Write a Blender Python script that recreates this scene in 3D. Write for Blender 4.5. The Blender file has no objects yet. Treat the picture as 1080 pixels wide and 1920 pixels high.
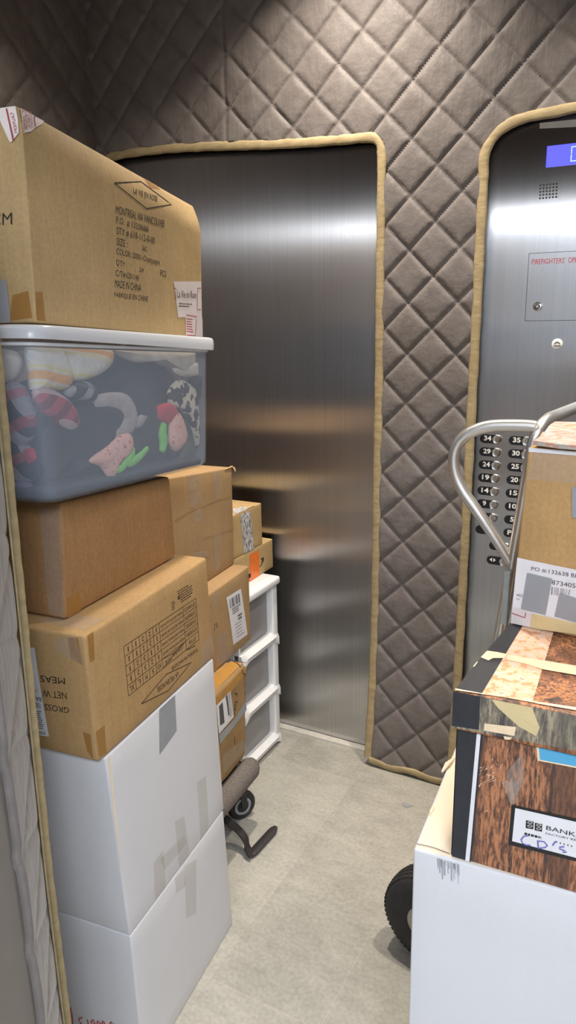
import bpy, bmesh, math, random
import numpy as np
from mathutils import Vector, Matrix
random.seed(4)
SC = bpy.context.scene
COL = SC.collection

# ------------------------------------------------------------------ camera model
YAW, PITCH, ROLL = [math.radians(a) for a in (28.6084, 15.0932, -1.1195)]
F = 1397.33
CAM = np.array([0.0, 0.0, 1.62])
def _rot():
    fw = np.array([-math.sin(YAW)*math.cos(PITCH), math.cos(YAW)*math.cos(PITCH), -math.sin(PITCH)])
    rt = np.array([math.cos(YAW), math.sin(YAW), 0.0]); up = np.cross(rt, fw)
    c, s = math.cos(ROLL), math.sin(ROLL)
    return np.array([c*rt+s*up, -s*rt+c*up, fw])
R = _rot()
def ray(x, y): return np.array([(x-540)/F, -(y-960)/F, 1.0]) @ R
def onz(x, y, z): d = ray(x, y); return CAM + d*(z-CAM[2])/d[2]
def ony(x, y, Y): d = ray(x, y); return CAM + d*(Y-CAM[1])/d[1]
def onx(x, y, X): d = ray(x, y); return CAM + d*(X-CAM[0])/d[0]
def onv(x, y, P, yaw):
    a = math.radians(yaw); n = np.array([math.cos(a), math.sin(a), 0]); d = ray(x, y)
    return CAM + d*((np.array([P[0], P[1], 0])-CAM) @ n)/(d @ n)
def proj(P):
    v = R @ (np.asarray(P, float)-CAM); return np.array([540+F*v[0]/v[2], 960-F*v[1]/v[2]])

cd = bpy.data.cameras.new('camera'); cam = bpy.data.objects.new('camera', cd); COL.objects.link(cam)
cd.sensor_fit = 'VERTICAL'; cd.sensor_height = 36; cd.lens = F/1920*36; cd.clip_start = .01
cam.matrix_world = Matrix(((R[0][0], R[1][0], -R[2][0], CAM[0]), (R[0][1], R[1][1], -R[2][1], CAM[1]),
                           (R[0][2], R[1][2], -R[2][2], CAM[2]), (0, 0, 0, 1)))
SC.camera = cam

# ------------------------------------------------------------------ materials
def lin(c):
    f = lambda v: v/12.92 if v <= .04045 else ((v+.055)/1.055)**2.4
    return tuple(f(v/255) for v in c)+(1,)
class NT:
    def __init__(s, name):
        s.m = bpy.data.materials.new(name); s.m.use_nodes = True; s.t = s.m.node_tree
        s.b = s.t.nodes['Principled BSDF']; s.out = s.t.nodes['Material Output']
    def n(s, t, **k):
        o = s.t.nodes.new(t)
        for a, v in k.items():
            if a in o.inputs.keys(): o.inputs[a].default_value = v
            else: setattr(o, a, v)
        return o
    def l(s, a, b): s.t.links.new(a, b)
    def coord(s, scale=(1, 1, 1), rot=(0, 0, 0), kind='Object'):
        c = s.n('ShaderNodeTexCoord'); mp = s.n('ShaderNodeMapping')
        mp.inputs['Scale'].default_value = scale; mp.inputs['Rotation'].default_value = rot
        s.l(c.outputs[kind], mp.inputs['Vector']); return mp.outputs['Vector']
    def ramp(s, fac, stops, interp='LINEAR'):
        r = s.n('ShaderNodeValToRGB'); e = r.color_ramp; e.interpolation = interp
        while len(e.elements) < len(stops): e.elements.new(.5)
        for el, (p, c) in zip(e.elements, stops): el.position = p; el.color = c
        s.l(fac, r.inputs['Fac']); return r.outputs['Color']
    def noise(s, vec, scale, detail=4, rough=.55):
        o = s.n('ShaderNodeTexNoise'); o.inputs['Scale'].default_value = scale
        o.inputs['Detail'].default_value = detail; o.inputs['Roughness'].default_value = rough
        s.l(vec, o.inputs['Vector']); return o.outputs['Fac']
    def mix(s, fac, a, b, blend='MIX'):
        o = s.n('ShaderNodeMix', data_type='RGBA', blend_type=blend)
        for sock, v in ((o.inputs[0], fac), (o.inputs[6], a), (o.inputs[7], b)):
            if hasattr(v, 'links'): s.l(v, sock)
            else: sock.default_value = v
        return o.outputs[2]
    def bump(s, h, strength, dist=.002):
        o = s.n('ShaderNodeBump'); o.inputs['Strength'].default_value = strength; o.inputs['Distance'].default_value = dist
        s.l(h, o.inputs['Height']); s.l(o.outputs['Normal'], s.b.inputs['Normal'])
def shade(c, k): return tuple(min(1, v*k) for v in c[:3])+(1,)
def plain(name, c, rough=.6, var=.12, scale=30, metallic=0, bump=.0, spec=None, stretch=(1, 1, 1)):
    M = NT(name); col = lin(c); v = M.coord(stretch); f = M.noise(v, scale)
    M.l(M.ramp(f, [(.3, shade(col, 1-var)), (.7, shade(col, 1+var))]), M.b.inputs['Base Color'])
    M.b.inputs['Roughness'].default_value = rough; M.b.inputs['Metallic'].default_value = metallic
    if spec is not None: M.b.inputs['Specular IOR Level'].default_value = spec
    if bump: M.bump(f, bump)
    return M.m
def cardboard(name, c, var=.1, bump=.25, streak=1.0):
    M = NT(name); col = lin(c)
    big = M.noise(M.coord(), 7, 5); fine = M.noise(M.coord((160, 160, 5)), 1.0, 2); spk = M.noise(M.coord(), 160, 2)
    a = M.ramp(big, [(.25, shade(col, 1-var)), (.75, shade(col, 1+var))])
    b = M.mix(.045*streak, a, M.ramp(fine, [(.3, (0, 0, 0, 1)), (.7, (1, 1, 1, 1))]), 'OVERLAY')
    b = M.mix(.07*streak**1.5, b, M.ramp(spk, [(.35, (.1, .1, .1, 1)), (.65, (.9, .9, .9, 1))]), 'OVERLAY')
    M.l(b, M.b.inputs['Base Color']); M.b.inputs['Roughness'].default_value = .72
    M.b.inputs['Specular IOR Level'].default_value = .25
    M.bump(big, bump, .012)
    return M.m
def steel(name, c=(196, 196, 198), rough=.28, aniso=1.0, streak=.35):
    M = NT(name); col = lin(c)
    st = M.noise(M.coord((260, 260, 1.2)), 1.0, 3)
    cl = M.noise(M.coord((1, 1, .6)), 2.2, 3)
    a = M.ramp(st, [(.2, shade(col, 1-.25*streak)), (.8, shade(col, 1+.25*streak))])
    M.l(a, M.b.inputs['Base Color']); M.b.inputs['Metallic'].default_value = 1
    rr = M.n('ShaderNodeMapRange'); rr.inputs['To Min'].default_value = rough*.8; rr.inputs['To Max'].default_value = rough*1.25
    M.l(cl, rr.inputs['Value']); M.l(rr.outputs[0], M.b.inputs['Roughness'])
    M.b.inputs['Anisotropic'].default_value = aniso
    t = M.n('ShaderNodeCombineXYZ'); t.inputs['X'].default_value = 1; t.inputs['Z'].default_value = 0
    M.l(t.outputs[0], M.b.inputs['Tangent'])
    return M.m
def film(name, c, alpha, rough=.25, bump=.5, scale=60):
    """thin plastic film: part see-through, part milky"""
    M = NT(name); M.b.inputs['Base Color'].default_value = lin(c); M.b.inputs['Roughness'].default_value = rough
    f = M.noise(M.coord(), scale, 4)
    M.bump(f, bump, .004)
    tr = M.n('ShaderNodeBsdfTransparent'); mx = M.n('ShaderNodeMixShader'); mx.inputs[0].default_value = alpha
    M.l(tr.outputs[0], mx.inputs[1]); M.l(M.b.outputs[0], mx.inputs[2]); M.l(mx.outputs[0], M.out.inputs['Surface'])
    return M.m
def emit(name, c, s):
    M = NT(name); M.b.inputs['Base Color'].default_value = (0, 0, 0, 1)
    M.b.inputs['Emission Color'].default_value = lin(c); M.b.inputs['Emission Strength'].default_value = s
    M.b.inputs['Roughness'].default_value = .3
    return M.m
def plaid(name, base, c1, c2, sc=22, rot=(.3, .5, .4)):
    M = NT(name); v = M.coord((sc, sc, sc), rot); sp = M.n('ShaderNodeSeparateXYZ'); M.l(v, sp.inputs[0])
    def band(ch, w):
        fr = M.n('ShaderNodeMath', operation='FRACT'); M.l(sp.outputs[ch], fr.inputs[0])
        lt = M.n('ShaderNodeMath', operation='LESS_THAN'); lt.inputs[1].default_value = w; M.l(fr.outputs[0], lt.inputs[0]); return lt.outputs[0]
    a = M.mix(band('X', .45), lin(base), lin(c1)); hf = M.n('ShaderNodeMath', operation='MULTIPLY'); hf.inputs[1].default_value = .6
    M.l(band('Z', .35), hf.inputs[0]); b = M.mix(hf.outputs[0], a, lin(c2))
    M.l(b, M.b.inputs['Base Color']); M.b.inputs['Roughness'].default_value = .9
    M.bump(M.noise(M.coord(), 40), .6, .01)
    return M.m
def blotch(name, stops, sc=40, stretch=(1, 1, 1)):
    M = NT(name); f = M.noise(M.coord(stretch), sc, 3)
    M.l(M.ramp(f, [(p, lin(c)) for p, c in stops], 'CONSTANT'), M.b.inputs['Base Color'])
    M.b.inputs['Roughness'].default_value = .9; M.bump(M.noise(M.coord(), 35), .6, .01); return M.m
def fabric(name, c, bump=.7, var=.15): return plain(name, c, .92, var, 35, bump=bump)
def woodprint(name, a, b, c):
    M = NT(name)
    g = M.noise(M.coord((150, 150, 26)), 1.6, 4, .7); d = M.noise(M.coord((38, 38, 2.2)), 1.2, 4, .6); e = M.noise(M.coord((14, 14, .9)), 1.3, 5, .65)
    base = M.ramp(g, [(.34, lin(c)), (.46, lin(b)), (.56, lin(a)), (.75, shade(lin(a), 1.15))])
    mx = M.mix(M.ramp(d, [(.36, (1, 1, 1, 1)), (.46, (0, 0, 0, 1))]), base, lin(c))
    mx = M.mix(M.ramp(e, [(.40, (.8, .8, .8, 1)), (.50, (0, 0, 0, 1))]), mx, M.mix(g, lin(c), lin(b)))
    M.l(mx, M.b.inputs['Base Color']); M.b.inputs['Roughness'].default_value = .5
    return M.m

MT = {}
MT['floor'] = None
M = NT('stone_tile')
nz = M.noise(M.coord(), 3.2, 8, .65); n2 = M.noise(M.coord((1, 2.2, 1), (0, 0, .35)), 9, 6, .7); n3 = M.noise(M.coord(), 90, 3)
br = M.n('ShaderNodeTexBrick', offset=.5, squash=1); vb = M.coord((1, 1, 1), (0, 0, math.pi/2))
M.l(vb, br.inputs['Vector']); br.inputs['Scale'].default_value = 1; br.inputs['Brick Width'].default_value = .61
br.inputs['Row Height'].default_value = .305; br.inputs['Mortar Size'].default_value = .0016; br.inputs['Mortar Smooth'].default_value = .2
br.inputs['Color1'].default_value = lin((178, 175, 164)); br.inputs['Color2'].default_value = lin((150, 148, 139)); br.inputs['Mortar'].default_value = lin((178, 172, 160))
a = M.mix(.45, br.outputs['Color'], M.ramp(nz, [(.3, lin((138, 136, 127))), (.5, lin((166, 163, 153))), (.72, lin((186, 183, 171)))]))
a = M.mix(.22, a, M.ramp(n2, [(.35, lin((128, 124, 116))), (.65, lin((198, 193, 182)))]))
a = M.mix(.12, a, M.ramp(n3, [(.3, (0, 0, 0, 1)), (.7, (1, 1, 1, 1))]), 'OVERLAY')
M.l(a, M.b.inputs['Base Color']); M.b.inputs['Roughness'].default_value = .5; M.bump(n2, .1, .002); MT['floor'] = M.m

M = NT('quilt_cloth')
f1 = M.noise(M.coord(), 26, 5); f2 = M.noise(M.coord((38, 38, 7)), 1, 4); f3 = M.noise(M.coord((900, 900, 900)), 1, 2)
M.l(M.ramp(f1, [(.3, lin((105, 98, 95))), (.7, lin((117, 110, 106)))]), M.b.inputs['Base Color'])
M.b.inputs['Roughness'].default_value = .62; M.b.inputs['Specular IOR Level'].default_value = .35
M.b.inputs['Sheen Weight'].default_value = .25; M.b.inputs['Sheen Roughness'].default_value = .4
ad = M.n('ShaderNodeMath', operation='ADD'); M.l(f1, ad.inputs[0]); M.l(f2, ad.inputs[1]); M.bump(ad.outputs[0], .32, .012)
MT['quilt'] = M.m
M = NT('khaki_binding'); f = M.noise(M.coord((20, 20, 45), (.6, .5, 0)), 1.4, 3)
M.l(M.ramp(f, [(.3, lin((150, 132, 98))), (.7, lin((172, 154, 116)))]), M.b.inputs['Base Color'])
M.b.inputs['Roughness'].default_value = .7; M.bump(f, .25, .006); MT['binding'] = M.m
MT['steel'] = steel('brushed_steel'); MT['panel'] = steel('panel_steel', (200, 201, 204), .24, 1.0, .3)
MT['jambsteel'] = plain('jamb_metal', (128, 120, 112), .42, .03, metallic=.35)
MT['darkgap'] = plain('dark_gap', (18, 17, 17), .8)
MT['sill'] = plain('sill_metal', (205, 200, 190), .4)
MT['ceiling'] = plain('ceiling_panel', (150, 147, 142), .5, .03)
MT['lobbywall'] = plain('lobby_paint', (214, 214, 214), .8, .03)
MT['sidewall'] = plain('cab_laminate', (96, 88, 82), .5, .05)
MT['card_tan'] = cardboard('cardboard_tan', (180, 153, 110)); MT['card_brown'] = cardboard('cardboard_brown', (152, 114, 75), streak=1.3)
MT['card_print'] = cardboard('cardboard_printed', (172, 139, 95)); MT['card_mid'] = cardboard('cardboard_mid', (168, 137, 98))
MT['card_light'] = cardboard('cardboard_light', (190, 160, 112)); MT['card_old'] = cardboard('cardboard_old', (154, 124, 84), .25)
MT['card_kraft'] = cardboard('cardboard_kraft', (180, 144, 96))
MT['white_card'] = cardboard('white_cardboard', (210, 209, 211), .02, .10, .25)
MT['cream_card'] = cardboard('cream_cardboard', (232, 218, 194), .03, .12, .3)
MT['ink'] = plain('black_ink', (38, 33, 28), .7); MT['inkb'] = plain('brown_ink', (70, 50, 34), .7); MT['red'] = plain('red_ink', (165, 44, 62), .6)
MT['redpen'] = plain('red_marker', (190, 84, 76), .6); MT['purple'] = plain('purple_pen', (104, 98, 178), .6)
MT['paper'] = plain('white_paper', (222, 220, 222), .6, .03); MT['papergrey'] = plain('printed_bars', (80, 78, 78), .7)
MT['white_tape'] = plain('white_tape', (216, 206, 204), .35, .05); MT['grey_tape'] = plain('grey_tape', (150, 152, 156), .35, .06, 12)
MT['clear_tape'] = film('clear_tape', (200, 190, 178), .22, .2, .9); MT['tan_tape'] = film('tan_tape', (172, 124, 62), .62, .22, .6)
MT['amber_tape'] = film('amber_tape', (198, 146, 72), .8, .3, .7); MT['orange_tape'] = plain('orange_tape', (240, 120, 40), .35, .1, 60)
MT['old_tape'] = film('yellowed_tape', (222, 200, 150), .85, .2, .5)
MT['bin'] = film('clear_bin_plastic', (186, 196, 212), .20, .22, .04, 8)
MT['lid'] = film('frosted_lid_plastic', (228, 230, 234), .70, .25, .03, 8)
MT['white_plastic'] = plain('white_plastic', (236, 236, 236), .35, .02); MT['grey_drawer'] = film('smoke_drawer_plastic', (150, 146, 146), .93, .25, .05, 6)
MT['black_plastic'] = plain('black_plastic', (26, 26, 28), .5); MT['black_steel'] = plain('black_painted_steel', (44, 40, 40), .45)
MT['carpet'] = plain('grey_carpet', (112, 104, 98), 1, .45, 260, bump=1.0); MT['rubber'] = plain('tyre_rubber', (44, 43, 44), .75, .2, 80, bump=.2)
MT['rim'] = plain('rim_metal', (170, 166, 160), .4, .06, metallic=.6); MT['alu'] = plain('aluminium_tube', (214, 212, 208), .3, .04, metallic=.85)
MT['paintstrip'] = plain('worn_paint_metal', (186, 196, 200), .5, .12, 40)
MT['btnblack'] = plain('button_black', (22, 22, 26), .35); MT['btnsteel'] = steel('button_steel', (200, 196, 190), .22, .3, .1); MT['btnwhite'] = plain('button_white', (235, 233, 228), .5)
MT['blue'] = emit('display_blue', (84, 84, 236), 1.3); MT['cyan'] = emit('display_segment', (150, 190, 255), 1.6)
MT['foldblue'] = plain('blue_folder', (84, 164, 204), .5, .05)
MT['wood'] = woodprint('woodgrain_print', (176, 118, 82), (118, 78, 56), (50, 42, 42)); MT['woodworn'] = woodprint('worn_woodgrain_print', (160, 146, 122), (118, 108, 92), (70, 66, 66))
MT['woodlit'] = woodprint('woodgrain_print_lit', (186, 124, 80), (132, 86, 58), (58, 46, 44))  # same print as the body, with warm lamplight put into its colours
MT['boxblack'] = plain('black_paper_wrap', (40, 41, 46), .6, .15, 50); MT['torn'] = plain('torn_paper', (232, 206, 172), .8, .1, 60); MT['tornpink'] = blotch('peeled_print', [(0, (206, 150, 112)), (.42, (222, 178, 146)), (.55, (214, 186, 168)), (.68, (176, 140, 124))], 70)
MT['tapemess'] = blotch('tape_layers', [(0, (168, 136, 108)), (.38, (172, 162, 152)), (.48, (182, 140, 122)), (.56, (166, 160, 156)), (.66, (170, 128, 104))], 30, (.6, 1.5, 1))
MT['crtape'] = blotch('caution_tape_print', [(0, (218, 206, 206)), (.55, (214, 200, 202)), (.6, (176, 84, 100)), (.66, (222, 210, 208))], 150, (1, 1, .35))
MT['shiptape'] = blotch('streaked_tape', [(0, (196, 192, 190)), (.45, (128, 124, 126)), (.52, (214, 210, 208)), (.62, (110, 106, 110))], 40, (2.2, 2.2, .5))
# clothes
M = NT('yellow_white_towel'); w = M.n('ShaderNodeTexWave', wave_type='BANDS', bands_direction='Z'); w.inputs['Scale'].default_value = 5.2; w.inputs['Distortion'].default_value = 1.2
M.l(M.coord((1, 1, 1), (.2, .35, 0)), w.inputs['Vector'])
M.l(M.ramp(w.outputs['Fac'], [(0, lin((226, 222, 214))), (.45, lin((230, 222, 200))), (.6, lin((232, 222, 140))), (.82, lin((228, 224, 216))), (.93, lin((238, 176, 84)))]), M.b.inputs['Base Color'])
M.b.inputs['Roughness'].default_value = .95; M.bump(M.noise(M.coord(), 60), .5, .01); MT['towel'] = M.m
MT['cream'] = fabric('cream_fleece', (214, 204, 190)); MT['navy'] = fabric('navy_knit', (44, 48, 58)); MT['black_cloth'] = fabric('black_cloth', (36, 36, 40))
MT['plaid_dark'] = plaid('dark_plaid', (30, 32, 44), (150, 146, 152), (176, 50, 64)); MT['plaid_red'] = plaid('red_plaid', (176, 62, 72), (120, 40, 50), (206, 200, 196), 30, (.2, .9, .7))
MT['check'] = plaid('grey_check', (40, 42, 46), (158, 158, 154), (90, 92, 96), 30, (.3, .4, .9))
MT['floral'] = blotch('black_white_floral', [(0, (38, 38, 42)), (.5, (200, 192, 176)), (.64, (48, 48, 50))], 26); MT['pinkfloral'] = blotch('pink_floral', [(0, (198, 84, 84)), (.36, (226, 178, 164)), (.6, (214, 166, 156)), (.68, (120, 96, 104))], 75)
MT['redcloth'] = fabric('red_cloth', (186, 44, 60)); MT['green'] = fabric('green_strap_cloth', (122, 206, 92)); MT['greycloth'] = fabric('grey_jersey', (168, 162, 160)); MT['mauve'] = fabric('mauve_cloth', (110, 92, 126)); MT['olive'] = fabric('olive_cloth', (72, 80, 68))

# ------------------------------------------------------------------ object helpers
def thing(name, label, cat, loc=(0, 0, 0), group=None):
    o = bpy.data.objects.new(name, None); COL.objects.link(o); o.location = tuple(float(v) for v in loc); o.empty_display_size = .05
    o['label'] = label; o['category'] = cat
    if group: o['group'] = group
    return o
def tag(o, label, cat, group=None):
    o['label'] = label; o['category'] = cat
    if group: o['group'] = group
    return o
def mk(name, V, Fc, mat, parent=None, smooth=False, angle=None, label=None):
    me = bpy.data.meshes.new(name); me.from_pydata([tuple(float(c) for c in v) for v in V], [], [tuple(int(i) for i in f) for f in Fc])
    bm = bmesh.new(); bm.from_mesh(me); bmesh.ops.remove_doubles(bm, verts=bm.verts, dist=1e-6); bm.to_mesh(me); bm.free()
    return fin(name, me, mat, parent, smooth, angle, label)
def fin(name, me, mat, parent=None, smooth=False, angle=None, label=None):
    for m in (mat if isinstance(mat, (list, tuple)) else [mat]): me.materials.append(m)
    if smooth:
        me.polygons.foreach_set('use_smooth', [True]*len(me.polygons))
        if angle is not None: me.set_sharp_from_angle(angle=math.radians(angle))
    o = bpy.data.objects.new(name, me); COL.objects.link(o)
    if parent is not None:
        o.parent = parent
        if parent.type == 'EMPTY': o.matrix_parent_inverse = Matrix.Translation(parent.location).inverted()
    if label: o['label'] = label
    return o
def struct(o): o['kind'] = 'structure'; return o
def unit(v): v = np.asarray(v, float); return v/(np.linalg.norm(v)+1e-12)
class Geo:
    """collects verts and faces of one part"""
    def __init__(s): s.V = []; s.F = []
    def add(s, V, Fc):
        k = len(s.V); s.V += [np.asarray(v, float) for v in V]; s.F += [tuple(i+k for i in f) for f in Fc]; return s
    def box(s, lo, hi):
        x0, y0, z0 = lo; x1, y1, z1 = hi
        return s.add([(x0, y0, z0), (x1, y0, z0), (x1, y1, z0), (x0, y1, z0), (x0, y0, z1), (x1, y0, z1), (x1, y1, z1), (x0, y1, z1)],
                     [(0, 3, 2, 1), (4, 5, 6, 7), (0, 1, 5, 4), (1, 2, 6, 5), (2, 3, 7, 6), (3, 0, 4, 7)])
    def tube(s, P, r, n=10, closed=False, flat=None, up=None):
        P = [np.asarray(p, float) for p in P]; N = len(P); rings = []; pu = None
        for i in range(N):
            a = P[(i-1) % N] if (closed or i > 0) else P[i]; b = P[(i+1) % N] if (closed or i < N-1) else P[i]
            t = unit(b-a)
            if pu is None: pu = np.array(up, float) if up is not None else (np.array([0, 0, 1.]) if abs(t[2]) < .9 else np.array([0, 1., 0]))
            if up is not None: pu = np.array(up, float)
            u = unit(pu-t*(pu @ t)); w = np.cross(t, u); pu = u
            ra = r[i] if isinstance(r, (list, tuple, np.ndarray)) else r; rb = ra if flat is None else ra*flat
            rings.append([P[i]+u*math.cos(q)*rb+w*math.sin(q)*ra for q in np.linspace(0, 2*math.pi, n, endpoint=False)])
        V = [v for rg in rings for v in rg]; Fc = []
        for i in range(N if closed else N-1):
            j = (i+1) % N
            for k in range(n): Fc.append((i*n+k, i*n+(k+1) % n, j*n+(k+1) % n, j*n+k))
        if not closed: Fc.append(tuple(range(n))[::-1]); Fc.append(tuple((N-1)*n+k for k in range(n)))
        return s.add(V, Fc)
    def disc(s, c, ax, prof, n=32):
        """lathe: prof list of (along axis, radius)"""
        ax = unit(ax); u = unit(np.cross(ax, (0, 0, 1)) if abs(ax[2]) < .9 else np.cross(ax, (1, 0, 0))); w = np.cross(ax, u); V = []; Fc = []
        for h, r in prof: V += [np.asarray(c)+ax*h+(u*math.cos(q)+w*math.sin(q))*r for q in np.linspace(0, 2*math.pi, n, endpoint=False)]
        for i in range(len(prof)-1):
            for k in range(n): Fc.append((i*n+k, i*n+(k+1) % n, (i+1)*n+(k+1) % n, (i+1)*n+k))
        Fc.append(tuple(range(n))[::-1]); Fc.append(tuple((len(prof)-1)*n+k for k in range(n)))
        return s.add(V, Fc)
    def loft(s, loops, cap0=True, cap1=True):
        n = len(loops[0]); V = [v for l in loops for v in l]; Fc = []
        for i in range(len(loops)-1):
            for k in range(n): Fc.append((i*n+k, i*n+(k+1) % n, (i+1)*n+(k+1) % n, (i+1)*n+k))
        if cap0: Fc.append(tuple(range(n))[::-1])
        if cap1: Fc.append(tuple((len(loops)-1)*n+k for k in range(n)))
        return s.add(V, Fc)
    def ribbon(s, P, w, nrm, lift=0):
        """flat strip of width w along polyline P lying on a surface of normal nrm"""
        P = [np.asarray(p, float) for p in P]; V = []; nrm = unit(nrm)
        for i, p in enumerate(P):
            t = unit(P[min(i+1, len(P)-1)]-P[max(i-1, 0)]); sd = np.cross(nrm, t); V += [p+sd*w/2+nrm*lift, p-sd*w/2+nrm*lift]
        return s.add(V, [(2*i, 2*i+1, 2*i+3, 2*i+2) for i in range(len(P)-1)])
    def build(s, name, mat, parent=None, smooth=False, angle=None, bevel=0, seg=2, label=None):
        o = mk(name, s.V, s.F, mat, parent, smooth, angle, label)
        if bevel:
            bm = bmesh.new(); bm.from_mesh(o.data); bmesh.ops.recalc_face_normals(bm, faces=bm.faces)
            ed = [e for e in bm.edges if len(e.link_faces) == 2 and e.calc_face_angle(0) > .6]
            bmesh.ops.bevel(bm, geom=ed, offset=bevel, segments=seg, profile=.6, affect='EDGES', clamp_overlap=True); bm.to_mesh(o.data); bm.free()
        else:
            bm = bmesh.new(); bm.from_mesh(o.data); bmesh.ops.recalc_face_normals(bm, faces=bm.faces); bm.to_mesh(o.data); bm.free()
        if smooth: o.data.polygons.foreach_set('use_smooth', [True]*len(o.data.polygons)); o.data.set_sharp_from_angle(angle=math.radians(angle or 50))
        return o
def smooth_path(P, k=6, closed=False):
    P = [np.asarray(p, float) for p in P]; n = len(P); out = []
    for i in range(n if closed else n-1):
        g = lambda j: P[j % n] if closed else P[max(0, min(n-1, j))]
        p0, p1, p2, p3 = g(i-1), g(i), g(i+1), g(i+2)
        for t in np.linspace(0, 1, k, endpoint=False):
            out.append(.5*((2*p1)+(p2-p0)*t+(2*p0-5*p1+4*p2-p3)*t*t+(3*p1-p0-3*p2+p3)*t**3))
    if not closed: out.append(P[-1])
    return out
class Patch:
    """a bilinear face of a box: u along the bottom edge, v upwards, slight outward bulge"""
    def __init__(s, a, b, c, d, bulge=0.0, flip=False):
        s.c = [np.asarray(p, float) for p in (a, b, c, d)]; s.bulge = bulge; s.warp = None
        n = np.cross(s.c[1]-s.c[0], s.c[3]-s.c[0]); s.n = unit(n)*(-1 if flip else 1)
    def inner(s, d): return Patch(*[p-s.n*d for p in s.c])
    def pt(s, u, v, off=0.0):
        a, b, c, d = s.c; uu = min(max(u, 0), 1); vv = min(max(v, 0), 1)
        p = a*(1-u)*(1-v)+b*u*(1-v)+c*u*v+d*(1-u)*v + s.n*(s.bulge*16*uu*(1-uu)*vv*(1-vv)+off)
        return p if s.warp is None else s.warp(p)
    def uv(s, x, y):
        u, v = .5, .5
        for _ in range(12):
            p = proj(s.pt(u, v)); e = np.array([x, y])-p; h = 1e-4
            J = np.array([(proj(s.pt(u+h, v))-p)/h, (proj(s.pt(u, v+h))-p)/h]).T
            d = np.linalg.solve(J, e); u += d[0]; v += d[1]
        return u, v
    def at(s, x, y, off=0.0): return s.pt(*s.uv(x, y), off)
def bil(q, s, t):
    q = [np.asarray(p, float) for p in q]; return q[0]*(1-s)*(1-t)+q[1]*s*(1-t)+q[2]*s*t+q[3]*(1-s)*t   # TL TR BR BL
_tc = {}
def text_mesh(txt, bold=0.0):
    k = (txt, bold)
    if k not in _tc:
        cu = bpy.data.curves.new('t', 'FONT'); cu.body = txt; cu.offset = bold; cu.resolution_u = 3
        ob = bpy.data.objects.new('t', cu); COL.objects.link(ob); bpy.context.view_layer.update()
        me = bpy.data.meshes.new_from_object(ob.evaluated_get(bpy.context.evaluated_depsgraph_get()))
        V = np.array([v.co[:] for v in me.vertices]); Fc = [tuple(p.vertices) for p in me.polygons]
        bpy.data.objects.remove(ob); bpy.data.curves.remove(cu); bpy.data.meshes.remove(me)
        lo = V.min(0); hi = V.max(0); V = (V-lo)/np.maximum(hi-lo, 1e-6); _tc[k] = (V, Fc)
    return _tc[k]
LIFT = .0006
def put_text(g, patch, txt, quad, bold=0.0, off=LIFT, turn=False):
    """lettering laid on a face between the four pixel corners TL TR BR BL"""
    V, Fc = text_mesh(txt, 0)
    uv = [patch.uv(*p) for p in quad]
    if turn: uv = [uv[2], uv[3], uv[0], uv[1]]
    for k in range(3 if bold else 1):
        dx = bold*.12*k/max(1, len(txt)); g.add([patch.pt(*bil(uv, x+dx, 1-y), off+k*.00003) for x, y, _ in V], Fc)
def put_quad(g, patch, quad, off=LIFT, n=6, clip=True):
    uv = [patch.uv(*p) for p in quad]; V = []; 
    for j in range(n+1):
        for i in range(n+1):
            u, v = bil(uv, i/n, j/n)
            if clip: u = min(max(u, .002), .998); v = min(max(v, .002), .998)
            V.append(patch.pt(u, v, off))
    g.add(V, [(j*(n+1)+i, j*(n+1)+i+1, (j+1)*(n+1)+i+1, (j+1)*(n+1)+i) for j in range(n) for i in range(n)])
def put_poly(g, patch, pts, off=LIFT):
    """irregular torn patch: fan around its centre"""
    uv = [patch.uv(*p) for p in pts]; c = np.mean(uv, 0); V = [patch.pt(c[0], c[1], off)]
    for u, v in uv: V.append(patch.pt(min(max(u, .002), .998), min(max(v, .002), .998), off))
    n = len(pts); g.add(V, [(0, 1+i, 1+(i+1) % n) for i in range(n)])
def put_line(g, patch, pts, wpx, off=LIFT, closed=False, rel=True):
    pts = [np.array(q, float) for q in (list(pts)+([pts[0]] if closed else []))]; fine = []
    for a, b in zip(pts[:-1], pts[1:]):
        k = max(1, int(np.linalg.norm(b-a)/9)); fine += [a+(b-a)*i/k for i in range(k)]
    cl = lambda u, v: patch.pt(min(max(u, .004), .996), min(max(v, .004), .996)); P = [cl(*patch.uv(*q)) for q in fine+[pts[-1]]]
    P = [p for i, p in enumerate(P) if i == 0 or np.linalg.norm(p-P[i-1]) > 1e-5]
    if len(P) < 2: return
    d = np.linalg.norm(P[0]-CAM); g.ribbon(P, wpx*d/F, patch.n, off)
def bars(g, patch, quad, n, seed=1, off=LIFT, fill=.5):
    r = random.Random(seed); x = 0
    for i in range(n):
        w = r.uniform(.3, 1)*fill/n; a = i/n+r.uniform(0, (1-fill)/n)
        q = [bil(quad, a, 0), bil(quad, a+w, 0), bil(quad, a+w, 1), bil(quad, a, 1)]; put_quad(g, patch, q, off, 1)
def rows(g, patch, quad, n, seed=1, off=LIFT, thick=.45):
    """rows of print too small to read"""
    r = random.Random(seed)
    for i in range(n):
        t0 = (i+.2)/n; t1 = t0+thick/n; x = 0.0; end = r.uniform(.6, 1)
        while x < end:
            w = r.uniform(.05, .16); q = [bil(quad, x, t0), bil(quad, min(x+w, end), t0), bil(quad, min(x+w, end), t1), bil(quad, x, t1)]
            put_quad(g, patch, q, off, 1); x += w+.035
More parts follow.
